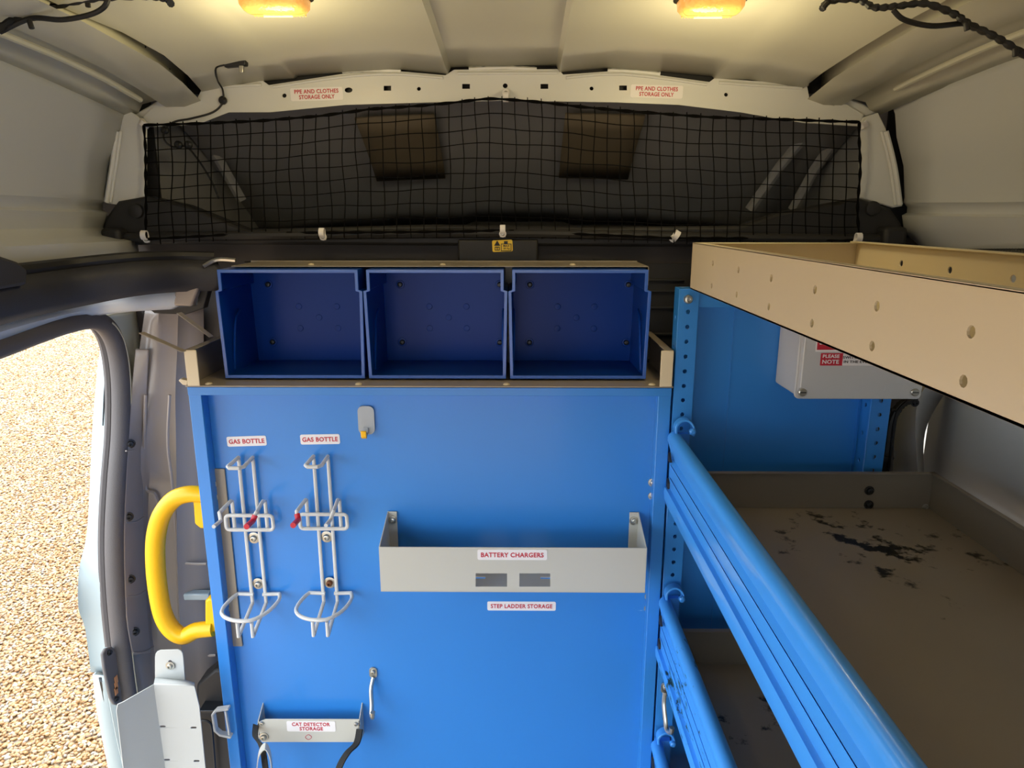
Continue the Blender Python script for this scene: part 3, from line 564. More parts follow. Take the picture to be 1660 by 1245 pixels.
# --- gas bottle racks
zy = lambda y: PY(400, y, YP).z - PY(400, 737, YP).z
def rack(cx, topy, reds, label, grp, rusty):
    o = PY(cx, topy, YP) + Vector((0, -.008, 0)); T = thing('bottle_rack', label, 'rack', (o.x, YP, o.z + zy(1000)), grp)
    k = .00106; g = .0034
    W3 = lambda x, f, z: o + Vector((x * k, -f, z))
    mb = MB()
    for s in (-1, 1):
        P = [W3(s * 5, .048, zy(741)), W3(s * 12, .004, 0.000), W3(s * 12, 0, -.008), W3(s * 12, 0, zy(830)), W3(s * 12, 0, zy(955)), W3(s * 12, 0, zy(972)), W3(s * 12, .065, zy(988)), W3(s * 12, .072, zy(990)), W3(s * 12, .072, zy(968))]
        mb.tube(P[1:], g, 8)
    top = [W3(-12, 0, 0), W3(-13, .045, -.001), W3(-8, .052, -.001), W3(8, .052, -.001), W3(13, .045, -.001), W3(12, 0, 0)]; mb.tube(top, g, 8)
    mb.build('upright_wire', M['wire'], T)
    ring = [(x * k, z) for x, z in ()]; q = rrect(-40 * k, 40 * k, zy(850), zy(827), .006, 3)
    MB().tube([o + Vector((x, -.010, z)) for x, z in q], g, 8, closed=True).build('ring_wire', M['wire'], T)
    for s in (-1, 1):
        red = reds == s
        P = [W3(s * 28, .005, zy(852)), W3(s * 28, .005, zy(806)), W3(s * 27, .012, zy(803)), W3(s * 30, .055, zy(806)), W3(s * 26, .062, zy(816)), W3(s * 26 , .09, zy(814))]
        if red:
            a = MB().tube(P[:4] + [P[3].lerp(P[4], .4)], g, 8).build('side_arm', M['wire'], T)
            MB().tube([P[3].lerp(P[4], .3), P[4], P[5]], g * 1.45, 10).build('red_tip', M['red'], T)
        else:
            a = MB().tube(P, g, 8).build('side_arm', M['wire'], T)
    h = [W3(-36, .0, zy(957)), W3(-42, .015, zy(958)), W3(-46, .045, zy(960)), W3(-36, .068, zy(960)), W3(-14, .080, zy(961)), W3(14, .080, zy(961)), W3(34, .055, zy(960)), W3(42, .02, zy(958)), W3(37, .0, zy(957))]
    mb = MB(); mb.tube(arc(h, 4), g, 8); mb.tube([W3(-37, 0, zy(957)), W3(-8, .002, zy(957))], g, 8); mb.tube([W3(8, .002, zy(957)), W3(38, 0, zy(957))], g, 8); mb.tube([W3(-13, .075, zy(964)), W3(13, .075, zy(964))], g, 8)
    mb.build('base_loop', M['wire'], T)
    for y, mm in ((868, M['steel']), (942, M['rust'] if rusty else M['steel'])):
        MB().lathe(o + Vector((0, .004, zy(y))), (0, -1, 0), [(.011, 0), (.011, .0015), (.009, .002)], 16).build('washer', M['steel'], T)
        bolt(T, o + Vector((0, .002, zy(y))), .006, m_=mm, washer=False)
rack(401, 739, 1, 'left white wire bottle rack beside the grey mounting strip', 'gas bottle racks on the blue panel', False)
rack(522, 737, -1, 'right white wire bottle rack with rusty lower bolt', 'gas bottle racks on the blue panel', True)

# --- flat grey hook
hk = thing('coat_hook', 'flat grey adhesive hook with yellow tip near cabinet top', 'hook', PY(594, 707, YP))
mb = MB(); a, b = PY(580, 657, YP), PY(609, 703, YP); sheetY(mb, rrect(a.x, b.x, b.z, a.z, .010, 6), [], YP - .005, .005); mb.build('plate', M['hookgrey'], hk, bevel=.001)
mb = MB(); p = PY(594, 692, YP); mb.strip([p + Vector((0, -.005, 0)), p + Vector((0, -.007, -.010)), p + Vector((0, -.020, -.012))], .008, .003, (1, 0, 0)); mb.build('arm', M['hookgrey'], hk)
mb = MB(); mb.strip([p + Vector((0, -.019, -.014)), p + Vector((0, -.024, -.010)), p + Vector((0, -.025, 0))], .0095, .004, (1, 0, 0)); mb.build('yellow_tip', M['yellow'], hk, bevel=.0012)

# --- battery charger tray
ct = thing('charger_tray', 'pale grey steel tray labelled for battery chargers on the blue panel', 'tray', PY(830, 955, YP))
yf = 1.085
a, b = PY(614, 887, yf), PY(1049, 887, yf); c = PY(830, 960, yf)
x0, x1, z1, z0 = a.x, b.x, a.z, c.z
wins = [pxY([(p0, 929.5), (p1, 929.5), (p1, 951), (p0, 951)], yf) for p0, p1 in ((771, 822), (842, 892))]
mb = MB(); sheetY(mb, [(x0, z0), (x1, z0), (x1, z1), (x0, z1)], wins, yf, .0018); mb.build('front_plate', M['pale'], ct, bevel=.0004, seg=1)
mb = MB(); zb_ = PY(630, 828, YP).z
hsl = [[(x0 + .145, -.062), (x0 + .162, -.062), (x0 + .162, -.067), (x0 + .145, -.067)]]
me_out = [(x0, -YP + .001), (x1, -YP + .001), (x1, -yf), (x0, -yf)]
xa, xb = PY(770, 943, 1.12).x, PY(893, 943, 1.12).x
slots = [[(xa - .004, -1.135), (xa + .018, -1.135), (xa + .018, -1.128), (xa - .004, -1.128)], [(xb - .018, -1.135), (xb + .004, -1.135), (xb + .004, -1.128), (xb - .018, -1.128)]]
sheet(mb, me_out, slots, (0, 0, z0 + .001), (1, 0, 0), (0, -1, 0), .0018); mb.build('bottom_plate', M['pale'], ct)
for s, xx in ((1, x0), (-1, x1)):
    MB().prism([(xx, yf, z0), (xx, yf, z1), (xx, YP - .002, zb_), (xx, YP - .002, z0)], (s * .0018, 0, 0)).build('side_plate', M['pale'], ct, bevel=.0004, seg=1)
    mb = MB(); xx2 = xx - s * .0; mb.box((xx - (0 if s > 0 else .017) + (-.0 if s > 0 else .0), YP - .004, z0 + .02), (xx + (.017 if s > 0 else 0), YP - .002, zb_))
    mb.build('fixing_tab', M['pale'], ct, bevel=.0004, seg=1)
    bolt(ct, (xx + s * .009, YP - .004, zb_ - .016), .0055)
sticker(ct, 774, 887, 891, 907.5, yf, [('BATTERY CHARGERS', .90, .46)])

# --- cat detector bracket
ck = thing('detector_holder', 'pale steel holder with black straps at the cabinet bottom', 'holder', PY(500, 1245, YP))
yb2 = 1.145
mb = MB(); sheetY(mb, pxY([(417,1172),(430,1166),(583,1166),(584,1174),(576,1203),(424,1203)], yb2), [], yb2, .0018); mb.build('front_plate', M['pale'], ck, bevel=.0004, seg=1)
for xx, dx in ((418, .0018), (583, -.0018)):
    a = PY(xx, 1168, yb2); b = PY(xx, 1206, yb2)
    MB().prism([a, Vector((a.x, YP, a.z + .016)), Vector((a.x, YP, b.z)), b], (dx, 0, 0)).build('side_plate', M['pale'], ck)
sticker(ck, 465, 544, 1169, 1185.5, yb2, [('CAT DETECTOR', .78, .34), ('STORAGE', .48, .34)])
for a, b in ((425, 1172), (577, 1173)): bolt(ck, PY(a, b, yb2), .004, washer=False)
bolt(ck, PY(428, 1194, yb2), .0062)
MB().tube(arc([PY(500 + dx, 1195 + dy, yb2 - .0005) for dx, dy in ((-5,0),(0,-4),(5,0),(0,4))], 5, True), .0005, 5, True).build('red_mark', M['redink'], ck)
MB().strip(arc([PY(583, 1182, yb2 - .004), PY(578, 1205, 1.12), PY(562, 1222, 1.10), PY(548, 1250, 1.09), PY(540, 1300, 1.09)], 5), .016, .0025, (.7, -.4, .3)).build('strap', M['strap'], ck)
MB().strip(arc([PY(415, 1175, yb2), PY(414, 1195, 1.12), PY(425, 1212, 1.10), PY(432, 1260, 1.09), PY(434, 1300, 1.09)], 5), .016, .0025, (.8, -.5, .2)).build('strap', M['strap'], ck)
MB().strip(arc([PY(416, 1250, 1.09), PY(420, 1222, 1.085), PY(430, 1210, 1.08), PY(438, 1225, 1.08), PY(441, 1255, 1.08), PY(442, 1300, 1.08)], 5), .018, .0015, (.25, -.9, 0)).build('folded_clip', M['pale'], ck)

# --- twisted steel hooks
def steel_hook(top, botm, label, Yp):
    a = PY(*top, Yp); b = PY(*botm, Yp); h = a.z - b.z; T = thing('bag_hook', label, 'hook', b, 'twisted steel hooks low on the cabinet')
    mb = MB(); sheetY(mb, [(a.x + x, a.z + z) for x, z in rrect(-.0075, .0075, -.020, .003, .007, 5)], [circle(a.x, a.z - .006, .002)], Yp - .003, .003); mb.build('eye_plate', M['steel'], T, bevel=.0008)
    bolt(T, Vector((a.x, Yp - .003, a.z - .006)), .0045, washer=False)
    P = arc([Vector((a.x, Yp - .003, a.z - .018)), Vector((a.x - .003, Yp - .014, a.z - h * .45)), Vector((a.x - .001, Yp - .024, a.z - h * .78)), Vector((a.x, Yp - .034, a.z - h * .95)), Vector((a.x + .005, Yp - .046, a.z - h * .9)), Vector((a.x + .006, Yp - .048, a.z - h * .74))], 5)
    MB().tube(P, [.0042] * (len(P) - 4) + [.0048] * 4, 8).build('hook_arm', M['steel'], T)
steel_hook((605, 1083), (605, 1142), 'twisted steel hook on the panel left of centre', YP)
steel_hook((1078, 1108), (1076, 1165), 'twisted steel hook on the blue perforated post', 1.147)
# white square loop on the left cabinet edge
wlp = thing('cable_guide', 'small white square loop on the lower left cabinet edge', 'cable guide', PY(358, 1190, 1.14))
q = [PY(a, b, 1.14) for a, b in ((372,1147),(352,1150),(346,1156),(350,1182),(358,1189),(376,1193))]
MB().strip(q, .012, .0045, (0, 1, 0)).build('loop', M['wire'], wlp, bevel=.001)
MB().strip([PY(366, 1152, 1.137), PY(372, 1190, 1.137)], .006, .003, (0, 1, 0)).build('back_bar', M['wire'], wlp)

# --- white folded bracket bottom left
fb = thing('folded_bracket', 'white folded steel bracket with slots by the door sill', 'bracket', PY(270, 1245, 1.10))
mb = MB(); tab = [(251,1100),(251,1066),(252,1060),(255,1056),(260,1054),(288,1053),(293,1055),(296,1059),(297,1066),(300,1104)]
sheetY(mb, pxY(tab, 1.12), [circle(PY(276, 1073, 1.12).x, PY(276, 1073, 1.12).z, .0035)], 1.12, .002); mb.build('fixing_tab', M['bracket'], fb, bevel=.0005, seg=1)
bolt(fb, PY(276, 1079, 1.118), .0055)
f0, f1 = PY(249, 1110, 1.08), PY(315, 1112, 1.08)
MB().grid([[PY(251, 1100, 1.12), PY(300, 1104, 1.12), PY(315, 1108, 1.118)], [f0, lerp(f0, f1, .75), f1]]).build('shoulder', M['bracket'], fb, solid=.002)
slt = [pxY(rrect(x0_, x0_ + 9.5, y_ - 1.6, y_ + 1.6, 1.5, 2), 1.08) for x0_, y_ in ((259, 1178), (309, 1180), (266, 1232), (314, 1234))]
mb = MB(); sheetY(mb, pxY([(249,1110),(315,1112),(323,1145),(333,1245),(342,1330),(280,1330),(264,1245)], 1.08), slt, 1.08, .002); mb.build('front_plate', M['bracket'], fb, bevel=.0005, seg=1)
g0, g1 = PY(264, 1245, 1.08), PY(190, 1146, 1.03)
MB().prism([f0, PY(200, 1138, 1.032), PY(191, 1142, 1.03), PY(189, 1152, 1.03), PY(200, 1245, 1.03), PY(212, 1330, 1.03), PY(280, 1330, 1.08)], (-.0015, .0012, 0)).build('side_plate', M['bracket'], fb)

# ================================================================== TOP TRAY + BINS
tt = thing('bin_tray', 'grey beige steel tray along the cabinet top under the blue bins', 'tray', ((xL + xR) / 2, 1.2, zT))
yt0, yt1 = YF - .004, 1.345
mb = MB(); mb.box((xL - .002, yt0, zT + .001), (xR + .002, yt1, zT + .0035)); mb.build('tray_floor', M['taupe'], tt, bevel=.0008, seg=1)
zc = PY(310, 567, yt0).z
wp = PY(326, 600, yt0).x - PY(301, 600, yt0).x
for s, xx in ((1, PY(301, 590, yt0).x), (-1, PY(1091, 590, yt0).x)):
    MB().box((xx, yt0 - .002, zT + .0035), (xx + s * wp * .8, yt0, zc)).build('corner_flange', M['beige'], tt, bevel=.0008, seg=1)
    MB().box((xx, yt0, zT + .0035), (xx + s * .002, yt1, zc)).build('side_wall', M['taupe'], tt, bevel=.0006, seg=1)
    MB().box((xx, yt0 - .001, zc - .002), (xx + s * .014, yt1, zc)).build('side_lip', M['taupe'], tt, bevel=.0006, seg=1)
for a in (336, 580, 821, 1058):
    MB().lathe(PY(a, 622, YF + .0) + Vector((0, .006, .004 - PY(a, 622, YF).z + zT)), (0, 0, 1), [(.0062, 0), (.0055, .0016), (.003, .0028), (.0008, .003)], 14).build('rivet', M['beige'], tt)
# loose strips at left
for i, (p0, p1) in enumerate((((229,539,1.10),(299,570,1.14)), ((290,507,1.14),(343,546,1.2)))):
    T = thing('metal_strip', ['thin beige strip sticking out beyond the left tray corner', 'thin beige strip behind the bin tray near the pillar'][i], 'strip', PY(*p0))
    a, b = PY(*p0), PY(*p1); MB().strip([a, b], .012, .0022, (.2, 1, 0)).build('strip', M['taupe'], T, bevel=.0006)
T = thing('metal_tab', 'small beige tab at the foot of the left tray corner', 'strip', PY(296, 620, 1.15)); MB().prism([PY(a, b, 1.15) for a, b in ((289,617),(292,614),(304,617),(304,625),(296,624))], (0, .012, 0)).build('tab', M['beige'], T, bevel=.001)

# rear support sheet for the bins
yb0, yb1 = 1.19, 1.335
zt_ = PY(700, 437, yb0).z; zbm = zT + .004
sup = thing('bin_support', 'grey beige sheet metal carrier behind and above the blue bins', 'bracket', ((xL + xR) / 2, yb1, zbm))
xa, xb = PY(352, 437, yb0).x, PY(1056, 437, yb0).x
MB().box((xa + .003, yb1 + .001, zbm), (xb, yb1 + .003, zt_ + .006)).build('back_sheet', M['taupe'], sup, bevel=.0005)
MB().box((xa + .012, yb0 + .03, zt_ + .002), (xb, yb1 + .001, zt_ + .004)).build('top_flange', M['taupe'], sup, bevel=.0005)
MB().box((xb + .0005, yb0 + .035, zt_ - .03), (xb + .0025, yb1, zt_ + .002)).build('side_flange', M['taupe'], sup, bevel=.0005)
for a in (505, 718, 928): MB().lathe(Vector((PY(a, 435, yb0 + .06).x, yb0 + .06, zt_ + .004)), (0, 0, 1), [(.0055, 0), (.005, .0016), (.002, .0028)], 12).build('rivet', M['beige'], sup)
def make_bin(x0, x1, label):
    T = thing('storage_bin', label, 'bin', ((x0 + x1) / 2, yb0, zbm), 'dark blue open bins in a row on the cabinet')
    t = .0028; zs = PY(700, 470, yb0).z; e = .0065; xm = (x0 + x1) / 2
    def ring(y, ins): return [(x0 + e + ins, y, zt_ - ins), (x1 - e - ins, y, zt_ - ins), (x1 - e - ins, y, zs - ins * .3), (x1 - ins, y, zs - .002 - ins*.3), (x1 - .003 - ins, y, zbm + .003 + ins), (x0 + .003 + ins, y, zbm + .003 + ins), (x0 + ins, y, zs - .002 - ins*.3), (x0 + e + ins, y, zs - ins * .3)]
    o0, o1 = ring(yb0, 0), ring(yb1, 0); i0, i1 = ring(yb0, .0055), ring(yb1 - .003, .0042)
    i0b = ring(yb0 + .004, .0028); i1 = ring(yb1 - .003, .0028)
    i1 = [(xm + (x - xm) * .97, y, z) for x, y, z in i1]
    vs_ = o0 + o1 + i0 + i0b + i1; n = 8; fs = []
    for k in range(n):
        j = (k + 1) % n
        fs += [(k, k + n, j + n, j), (k, j, j + 2*n, k + 2*n), (k + 2*n, j + 2*n, j + 3*n, k + 3*n), (k + 3*n, j + 3*n, j + 4*n, k + 4*n)]
    fs += [tuple(range(n, 2 * n)), tuple(range(4 * n, 5 * n))]
    MB().add(vs_, fs).build('bin_body', M['bin'], T, bevel=.0008, seg=2)
    # front rim
    mb = MB(); r0, r1 = ring(yb0 - .003, 0), ring(yb0 - .003, .0055); r2, r3 = ring(yb0, 0), ring(yb0, .0055); fs = []
    for k in range(n):
        j = (k + 1) % n; fs += [(k, j, j + n, k + n), (k, k + 2*n, j + 2*n, j), (k + n, j + n, j + 3*n, k + 3*n), (k + 2*n, k + 3*n, j + 3*n, j + 2*n)]
    mb.add(r0 + r1 + r2 + r3, fs).build('front_rim', M['binrim'], T, bevel=.0006)
    yi = yb1 - .0035
    for sx in (-1, 1):
        xw = xm + sx * (x1 - x0) * .455                          # curved guide ribs on the side walls
        P = arc([Vector((xw + sx * .004, yb0 + .03, zbm + .012)), Vector((xw + sx * .002, yb0 + .035, zbm + .06)), Vector((xw + sx * .002, yb0 + .05, zbm + .10)), Vector((xw + sx * .002, yb0 + .075, zbm + .115))], 5)
        MB().tube(P, .0022, 6).build('guide_rib', M['bin'], T)
    for sx, sz in ((-.34, .80), (.43, .80), (-.34, .22), (.43, .22)):
        p = Vector((xm + sx * (x1 - x0), yi, zbm + sz * (zt_ - zbm)))
        MB().lathe(p, (0, -1, 0), [(.0085, 0), (.008, .001), (.006, .0012)], 14).build('washer', M['bin'], T); bolt(T, p + Vector((0, -.001, 0)), .005, m_=M['dark'], washer=False, name='screw')
    for sx, sz in ((-.12, .58), (.17, .58), (-.12, .36), (.17, .36), (.03, .47)):
        MB().lathe(Vector((xm + sx * (x1 - x0), yi, zbm + sz * (zt_ - zbm))), (0, -1, 0), [(.006, 0), (.0055, .0008), (.0035, .001)], 14).build('moulded_dimple', M['bin'], T)
    for f in (.5, .97):
        xx = lerp(x0, x1, f - .42 + .0); 
    return T
M['binrim'] = mat('blue_plastic_rim', (52, 96, 182), 0.3, var=.03, coat=.3)
bx = [PY(a, 500, yb0).x for a in (352, 590, 823.5, 1055)]
for i, lab in enumerate(('left open blue bin nearest the door side', 'middle open blue bin between two others', 'right open blue bin nearest the shelving rack')):
    make_bin(bx[i] + .0006, bx[i + 1] - .0006, lab)

# ================================================================== SHELVING RACK (right)
rk_x = PY(1090, 640, YF).x + .002
pz = PY(1110, 468, YF).z
def post(xa_, xb_, zt, name='upright_post', lab=None, parent=None, sideface=-1):
    mb = MB(); W_ = xb_ - xa_; cx = (xa_ + xb_) / 2; hl = []; z = zt - .038; k = 0
    while z > .1: hl.append(circle(cx, z, .0036, 10)); z -= .0252
    sheetY(mb, [(xa_, .02), (xb_, .02), (xb_, zt), (xa_, zt)], hl, YF, .0022)
    xs_ = xa_ if sideface < 0 else xb_ - .0022
    h2 = [circle(-YF - .018, z_, .0035, 8) for z_ in np.arange(zt - .05, .1, -.0504)]
    sheet(mb, [(-YF - .034, .02), (-YF - .0022, .02), (-YF - .0022, zt), (-YF - .034, zt)], h2, (xs_ + .0011, 0, 0), (0, -1, 0), (0, 0, 1), .0022)
    mb.box((xa_ + .0, YF + .030, .02), (xb_, YF + .032, zt))
    return mb.build(name, M['blue'], parent, bevel=.0006, seg=1)
rack_t = thing('shelving_rack', 'blue perforated steel rack frame along the right of the van', 'rack', (rk_x + .15, YF, 0.0))
pw = PY(1124, 480, YF).x - PY(1091, 480, YF).x
pA = post(rk_x, rk_x + pw, pz, parent=rack_t)
pbx = PY(1408, 690, YF).x; pB = post(pbx, pbx + pw, pz, parent=rack_t)
bolt(rack_t, PY(1115, 485, YF), .0075, washer=False)
z_ = PY(1150, 470, YF + .01).z; z2 = PY(1150, 498, YF + .01).z
MB().box((rk_x + pw, YF + .006, z2), (pbx, YF + .03, z_)).build('top_rail', M['blue'], rack_t, bevel=.001)
mb = MB(); mb.box((rk_x + pw * .4, YF + .034, .05), (pbx + pw * .5, YF + .036, z_ - .002)); mb.build('end_sheet', M['blue'], rack_t)
for a in (1180, 1392):
    p = PY(a, 650, YF + .034); MB().box((p.x, YF + .0325, .05), (p.x + .0015, YF + .034, z2)).build('sheet_seam', M['blue'], rack_t)

def ratio_h(px_, row, x):                                       # height below the eye of a depth line seen at (px,row) lying on plane X=x
    p = PX(px_, row, x); return p.z
# blue shelf-front extrusions: profile (x, z) measured where their edges cross the photograph's row 900
YR = 1.135
xq = PX(1122, 900, .2465).x
def prof_from(rows):
    return [(x, ratio_h(px_, 900, x)) for px_, x in rows]
XO = .2580
front = prof_from([(1122, XO), (1124.5, XO - .0032), (1131, XO - .0046), (1138, XO - .0032), (1143, XO + .001), (1146, XO + .003), (1158.3, XO + .003), (1159.2, XO + .0055), (1160.2, XO + .003), (1176.3, XO + .003), (1177.2, XO + .0055), (1178.2, XO + .003), (1191, XO + .0085), (1206.5, XO - .003)])
def tubecap(x, z, r):
    c = (x + r, z + r * .35); return [(c[0] + r * math.cos(R(190 - k * 20)), c[1] + r * math.sin(R(190 - k * 20))) for k in range(13)]
tp_x, tp_z = front[-1]
cap = tubecap(tp_x, tp_z, .0115)
back = [(XO + .013, cap[-1][1] - .004), (XO + .013, front[0][1]), (XO + .004, front[0][1] - .002)]
PROF = front + cap + back
def rail(dz, label, m_, y0=REAR + .05, yend=YR):
    zb = PROF[0][1] + dz; T = bpy.data.objects.new('shelf_front', None); COL.objects.link(T); T.parent = rack_t; T.location = Vector((.255, yend, zb)) - wl(rack_t); T['label'] = label; T.empty_display_size = .02
    MB().prism([(x, yend, z + dz) for x, z in PROF], (0, y0 - yend, 0)).build('extrusion', m_, T, angle=28)
    zt = max(z for x, z in PROF) + dz
    MB().prism([(rk_x - .0005, yend + .001, zb - .006), (rk_x + pw * .85, yend + .001, zb - .006), (rk_x + pw * .85, yend + .001, zt - .004), (rk_x - .0005, yend + .001, zt - .004)], (0, .012, 0)).build('end_plate', M['rail'], T, bevel=.0008)
    # hooks clipped over the post
    mb = MB(); cx = rk_x + pw * .48
    P = arc([Vector((cx - .013, yend - .004, zt - .006)), Vector((cx - .014, yend - .004, zt + .012)), Vector((cx - .004, yend - .002, zt + .021)), Vector((cx + .007, yend - .002, zt + .020)), Vector((cx + .015, yend - .004, zt + .010)), Vector((cx + .015, yend - .006, zt - .004))], 4)
    mb.strip(P, .018, .004, (0, 1, 0)); mb.build('clip', M['rail'], T, bevel=.001)
    MB().lathe(Vector((cx + .012, yend - .012, zt + .004)), (0, -1, 0), [(.0055, 0), (.0055, .006), (.003, .008)], 10).build('clip_lug', M['rail'], T)
    xs_, za, zb2 = XO - .0006, front[-2][1] + dz, front[4][1] + dz
    MB().prism([(xs_, yend - .001, za + .012), (xs_, yend - .001, za - .004), (xs_, yend - .016, za - .001)], (.004, 0, 0)).build('notch_shade', M['black'], T)  # black prisms stand in for the shaded holes at the rail end
    MB().prism([(xs_, yend - .001, zb2 + .016), (xs_, yend - .001, zb2 - .002), (xs_, yend - .012, zb2 - .002), (xs_, yend - .010, zb2 + .010)], (.004, 0, 0)).build('notch_shade', M['black'], T)
    return T
SP = PY(1090, 695, YF).z - PY(1090, 960, YF).z
SP3 = PY(1090, 960, YF).z - PY(1075, 1190, YF).z
rail(0, 'upper bright blue ribbed rail of the shelving rack', M['rail'])
rail(-SP, 'middle blue ribbed rail with scraped dirty top', M['railworn'])
rail(-SP - SP3, 'lowest blue ribbed rail at the frame bottom', M['rail'])
# recessed plug pieces that close the hollow ends
def shelf(name, lab, x0, x1, zf, zwall, yend, mwall, mfloor, y0=REAR + .05, lip=.010, left=False):
    T = thing(name, lab, 'shelf', ((x0 + x1) / 2, yend, zf))
    MB().box((x0, y0, zf - .002), (x1, yend, zf)).build('shelf_floor', mfloor, T)
    mb = MB(); mb.box((x0, yend - .0015, zf), (x1, yend, zwall)); mb.box((x0, yend - lip, zwall - .002), (x1, yend - .0015, zwall)); mb.build('end_wall', mwall, T, bevel=.0006, seg=1)
    mb = MB(); mb.box((x1 - .0015, y0, zf), (x1, yend, zwall)); mb.box((x1 - lip, y0, zwall - .002), (x1 - .0015, yend, zwall)); mb.build('right_wall', mwall, T, bevel=.0006, seg=1)
    return T
ye = 1.125
z2w, z2f = PY(1300, 764, ye).z, PY(1300, 823, ye).z; x2r = PY(1515, 764, ye).x
t2 = shelf('shelf_tray', 'grey metal shelf tray scuffed with black marks behind the upper rail', XO + .0145, x2r, z2f, z2w, ye, M['traywall'], M['tray'])
MB().box((XO + .0145, REAR + .05, z2f), (XO + .016, ye, z2f + .03)).build('left_wall', M['traywall'], t2)
for a, b in ((1409, 795), (1408, 818)): bolt(t2, PY(a, b, ye - .0015), .0055, m_=M['dark'])
bolt(t2, PY(1500, 822, ye - .0015), .004, m_=M['steel'])
z3w, z3f = PY(1180, 1019, ye).z, PY(1180, 1076, ye).z
t3 = shelf('shelf_tray', 'lower grey metal shelf tray seen between the two blue rails', XO + .0145, x2r, z3f, z3w, ye, M['traywall'], M['tray'])
t4 = shelf('shelf_tray', 'lowest grey metal shelf tray mostly hidden at the frame bottom', XO + .0145, x2r, z3f - SP3, z3w - SP3, ye, M['traywall'], M['tray'])
# big beige tray on top of the rack
yt = 1.13
A = PY(1123, 393, yt); B = PY(1121, 468, yt); xl = A.x; zt, zb = A.z, B.z
T = thing('top_tray', 'large beige steel tray with small holes on top of the rack', 'tray', (xl + .13, yt, zb))
def holes_along(row_pts, X):
    out = []
    for a, b in row_pts:
        p = PX(a, b, X); out.append(circle(-p.y, p.z, .0042, 10))
    return out
hp = [(1155.5,427),(1197,437.5),(1250,451),(1321,469.5),(1421.5,496.5),(1574,538),(1153.5,463),(1194,477.5),(1246,497),(1316,524),(1413.5,561),(1561.5,618)]
mb = MB(); sheet(mb, [(-yt, zb), (-REAR - .05, zb), (-REAR - .05, zt), (-yt, zt)], holes_along(hp, xl), (xl + .001, 0, 0), (0, -1, 0), (0, 0, 1), .002); mb.build('left_wall', M['beige'], T, bevel=.0006, seg=1)
mb = MB(); mb.box((xl, REAR + .05, zt - .002), (xl + .012, yt, zt)); mb.build('left_lip', M['beige'], T, bevel=.0006, seg=1)
xr = PY(1390, 393, yt).x
MB().box((xl, yt - .002, zb), (xr, yt, zt)).build('end_wall', M['beige'], T, bevel=.0006)
mb = MB(); mb.box((xl + .012, yt - .016, zt - .002), (xr - .001, yt - .002, zt)); mb.build('end_lip', M['beiged'], T, bevel=.0006, seg=1)
hp2 = [(1463, 427), (1542, 438), (1645, 452), (1383, 430)]
mb = MB(); sheet(mb, [(-yt, zb), (-REAR - .05, zb), (-REAR - .05, zt), (-yt, zt)], holes_along(hp2[:3], xr), (xr - .001, 0, 0), (0, -1, 0), (0, 0, 1), .002); mb.build('right_wall', M['beige'], T, bevel=.0006, seg=1)
MB().box((xr - .012, REAR + .05, zt), (xr + .003, yt, zt + .002)).build('right_lip', M['beiged'], T, bevel=.0006)
MB().box((xl, REAR + .05, zb), (xr, yt, zb + .002)).build('tray_floor', M['beige'], T)
# front of tray post (where the rack carries it, out of the frame) - side uprights to the floor at the rear
MB().box((.262, REAR + .05, 0.0), (.30, REAR + .085, zb)).build('rear_post', M['blue'], rack_t, bevel=.001)
MB().box((x2r - .03, REAR + .05, 0.0), (x2r, REAR + .085, z2w)).build('rear_post', M['blue'], rack_t, bevel=.001)

MB().box((XO + .01, REAR + .052, .05), (x2r, REAR + .054, zb)).build('end_sheet', M['blue'], rack_t)  # unseen rear sheet, added to darken the rack
struct(MB().box((-.92, REAR - .02, ZC + .02), (.92, REAR, ZC + .41)).build('light_block_rear_top', M['body']))  # unseen header, added to cut light from the rear opening
struct(MB().box((.60, REAR - .02, 0), (.92, REAR, ZC + .02)).build('light_block_rear_right', M['body']))  # unseen rear panel, added to shade the right side
# --- fuse box on the end sheet
yj = 1.075
J = thing('junction_box', 'light grey electrical box with red stickers below the beige tray', 'electrical box', PY(1380, 647, 1.13))
x0, x1 = PY(1296, 640, yj).x, PY(1494, 640, yj).x; z0, z1 = PY(1380, 647, yj).z, PY(1380, 520, yj).z
mb = MB(); mb.prism([(x, yj + .018, z) for x, z in rrect(x0, x1, z0, z1, .006, 4)], (0, YF + .032 - yj - .018, 0)); mb.build('box_body', M['box'], J, bevel=.002)
mb = MB(); mb.prism([(x, yj, z) for x, z in rrect(x0, x1, z0, z1, .007, 4)], (0, .013, 0)); mb.build('lid', M['box'], J, bevel=.0015)
mb = MB(); mb.prism([(x, yj + .0125, z) for x, z in rrect(x0 - .003, x1 + .003, z0 - .003, z1 + .003, .008, 4)], (0, .004, 0)); mb.build('gasket_rim', M['box'], J, bevel=.001)
for a in (1301, 1483):
    p = PY(a, 636, yj); s_ = MB().lathe(p + Vector((0, .0005, 0)), (0, -1, 0), [(.0085, 0), (.0085, .0012), (.0072, .0012), (.0070, .0004)], 18).build('screw_well', M['box'], J)
    sc_ = MB().lathe(p, (0, -1, 0), [(.0064, 0), (.0064, .001), (.005, .0022)], 14).build('screw', M['steel'], J); MB().box(p + Vector((-.005, -.0027, -.0007)), p + Vector((.005, -.002, .0007))).build('slot', M['blackink'], sc_)
st = sticker(J, 1330, 1392, 572.5, 592.5, yj, [], m_=M['redink'], rad=.001, label='red sticker reading PLEASE NOTE'); 
c = PY(1348, 578, yj - .0012); 
st.data.transform(Matrix.Identity(4))
lettering(st, 'PLEASE', PY(1347.5, 577.5, yj - .0011), .026, .0055, M['paper']); lettering(st, 'NOTE', PY(1346.5, 586.5, yj - .0011), .026, .0065, M['paper'])
st2 = sticker(J, 1366, 1450, 572.5, 592.5, yj - .0005, [], rad=.001, label='white sticker with small black text')
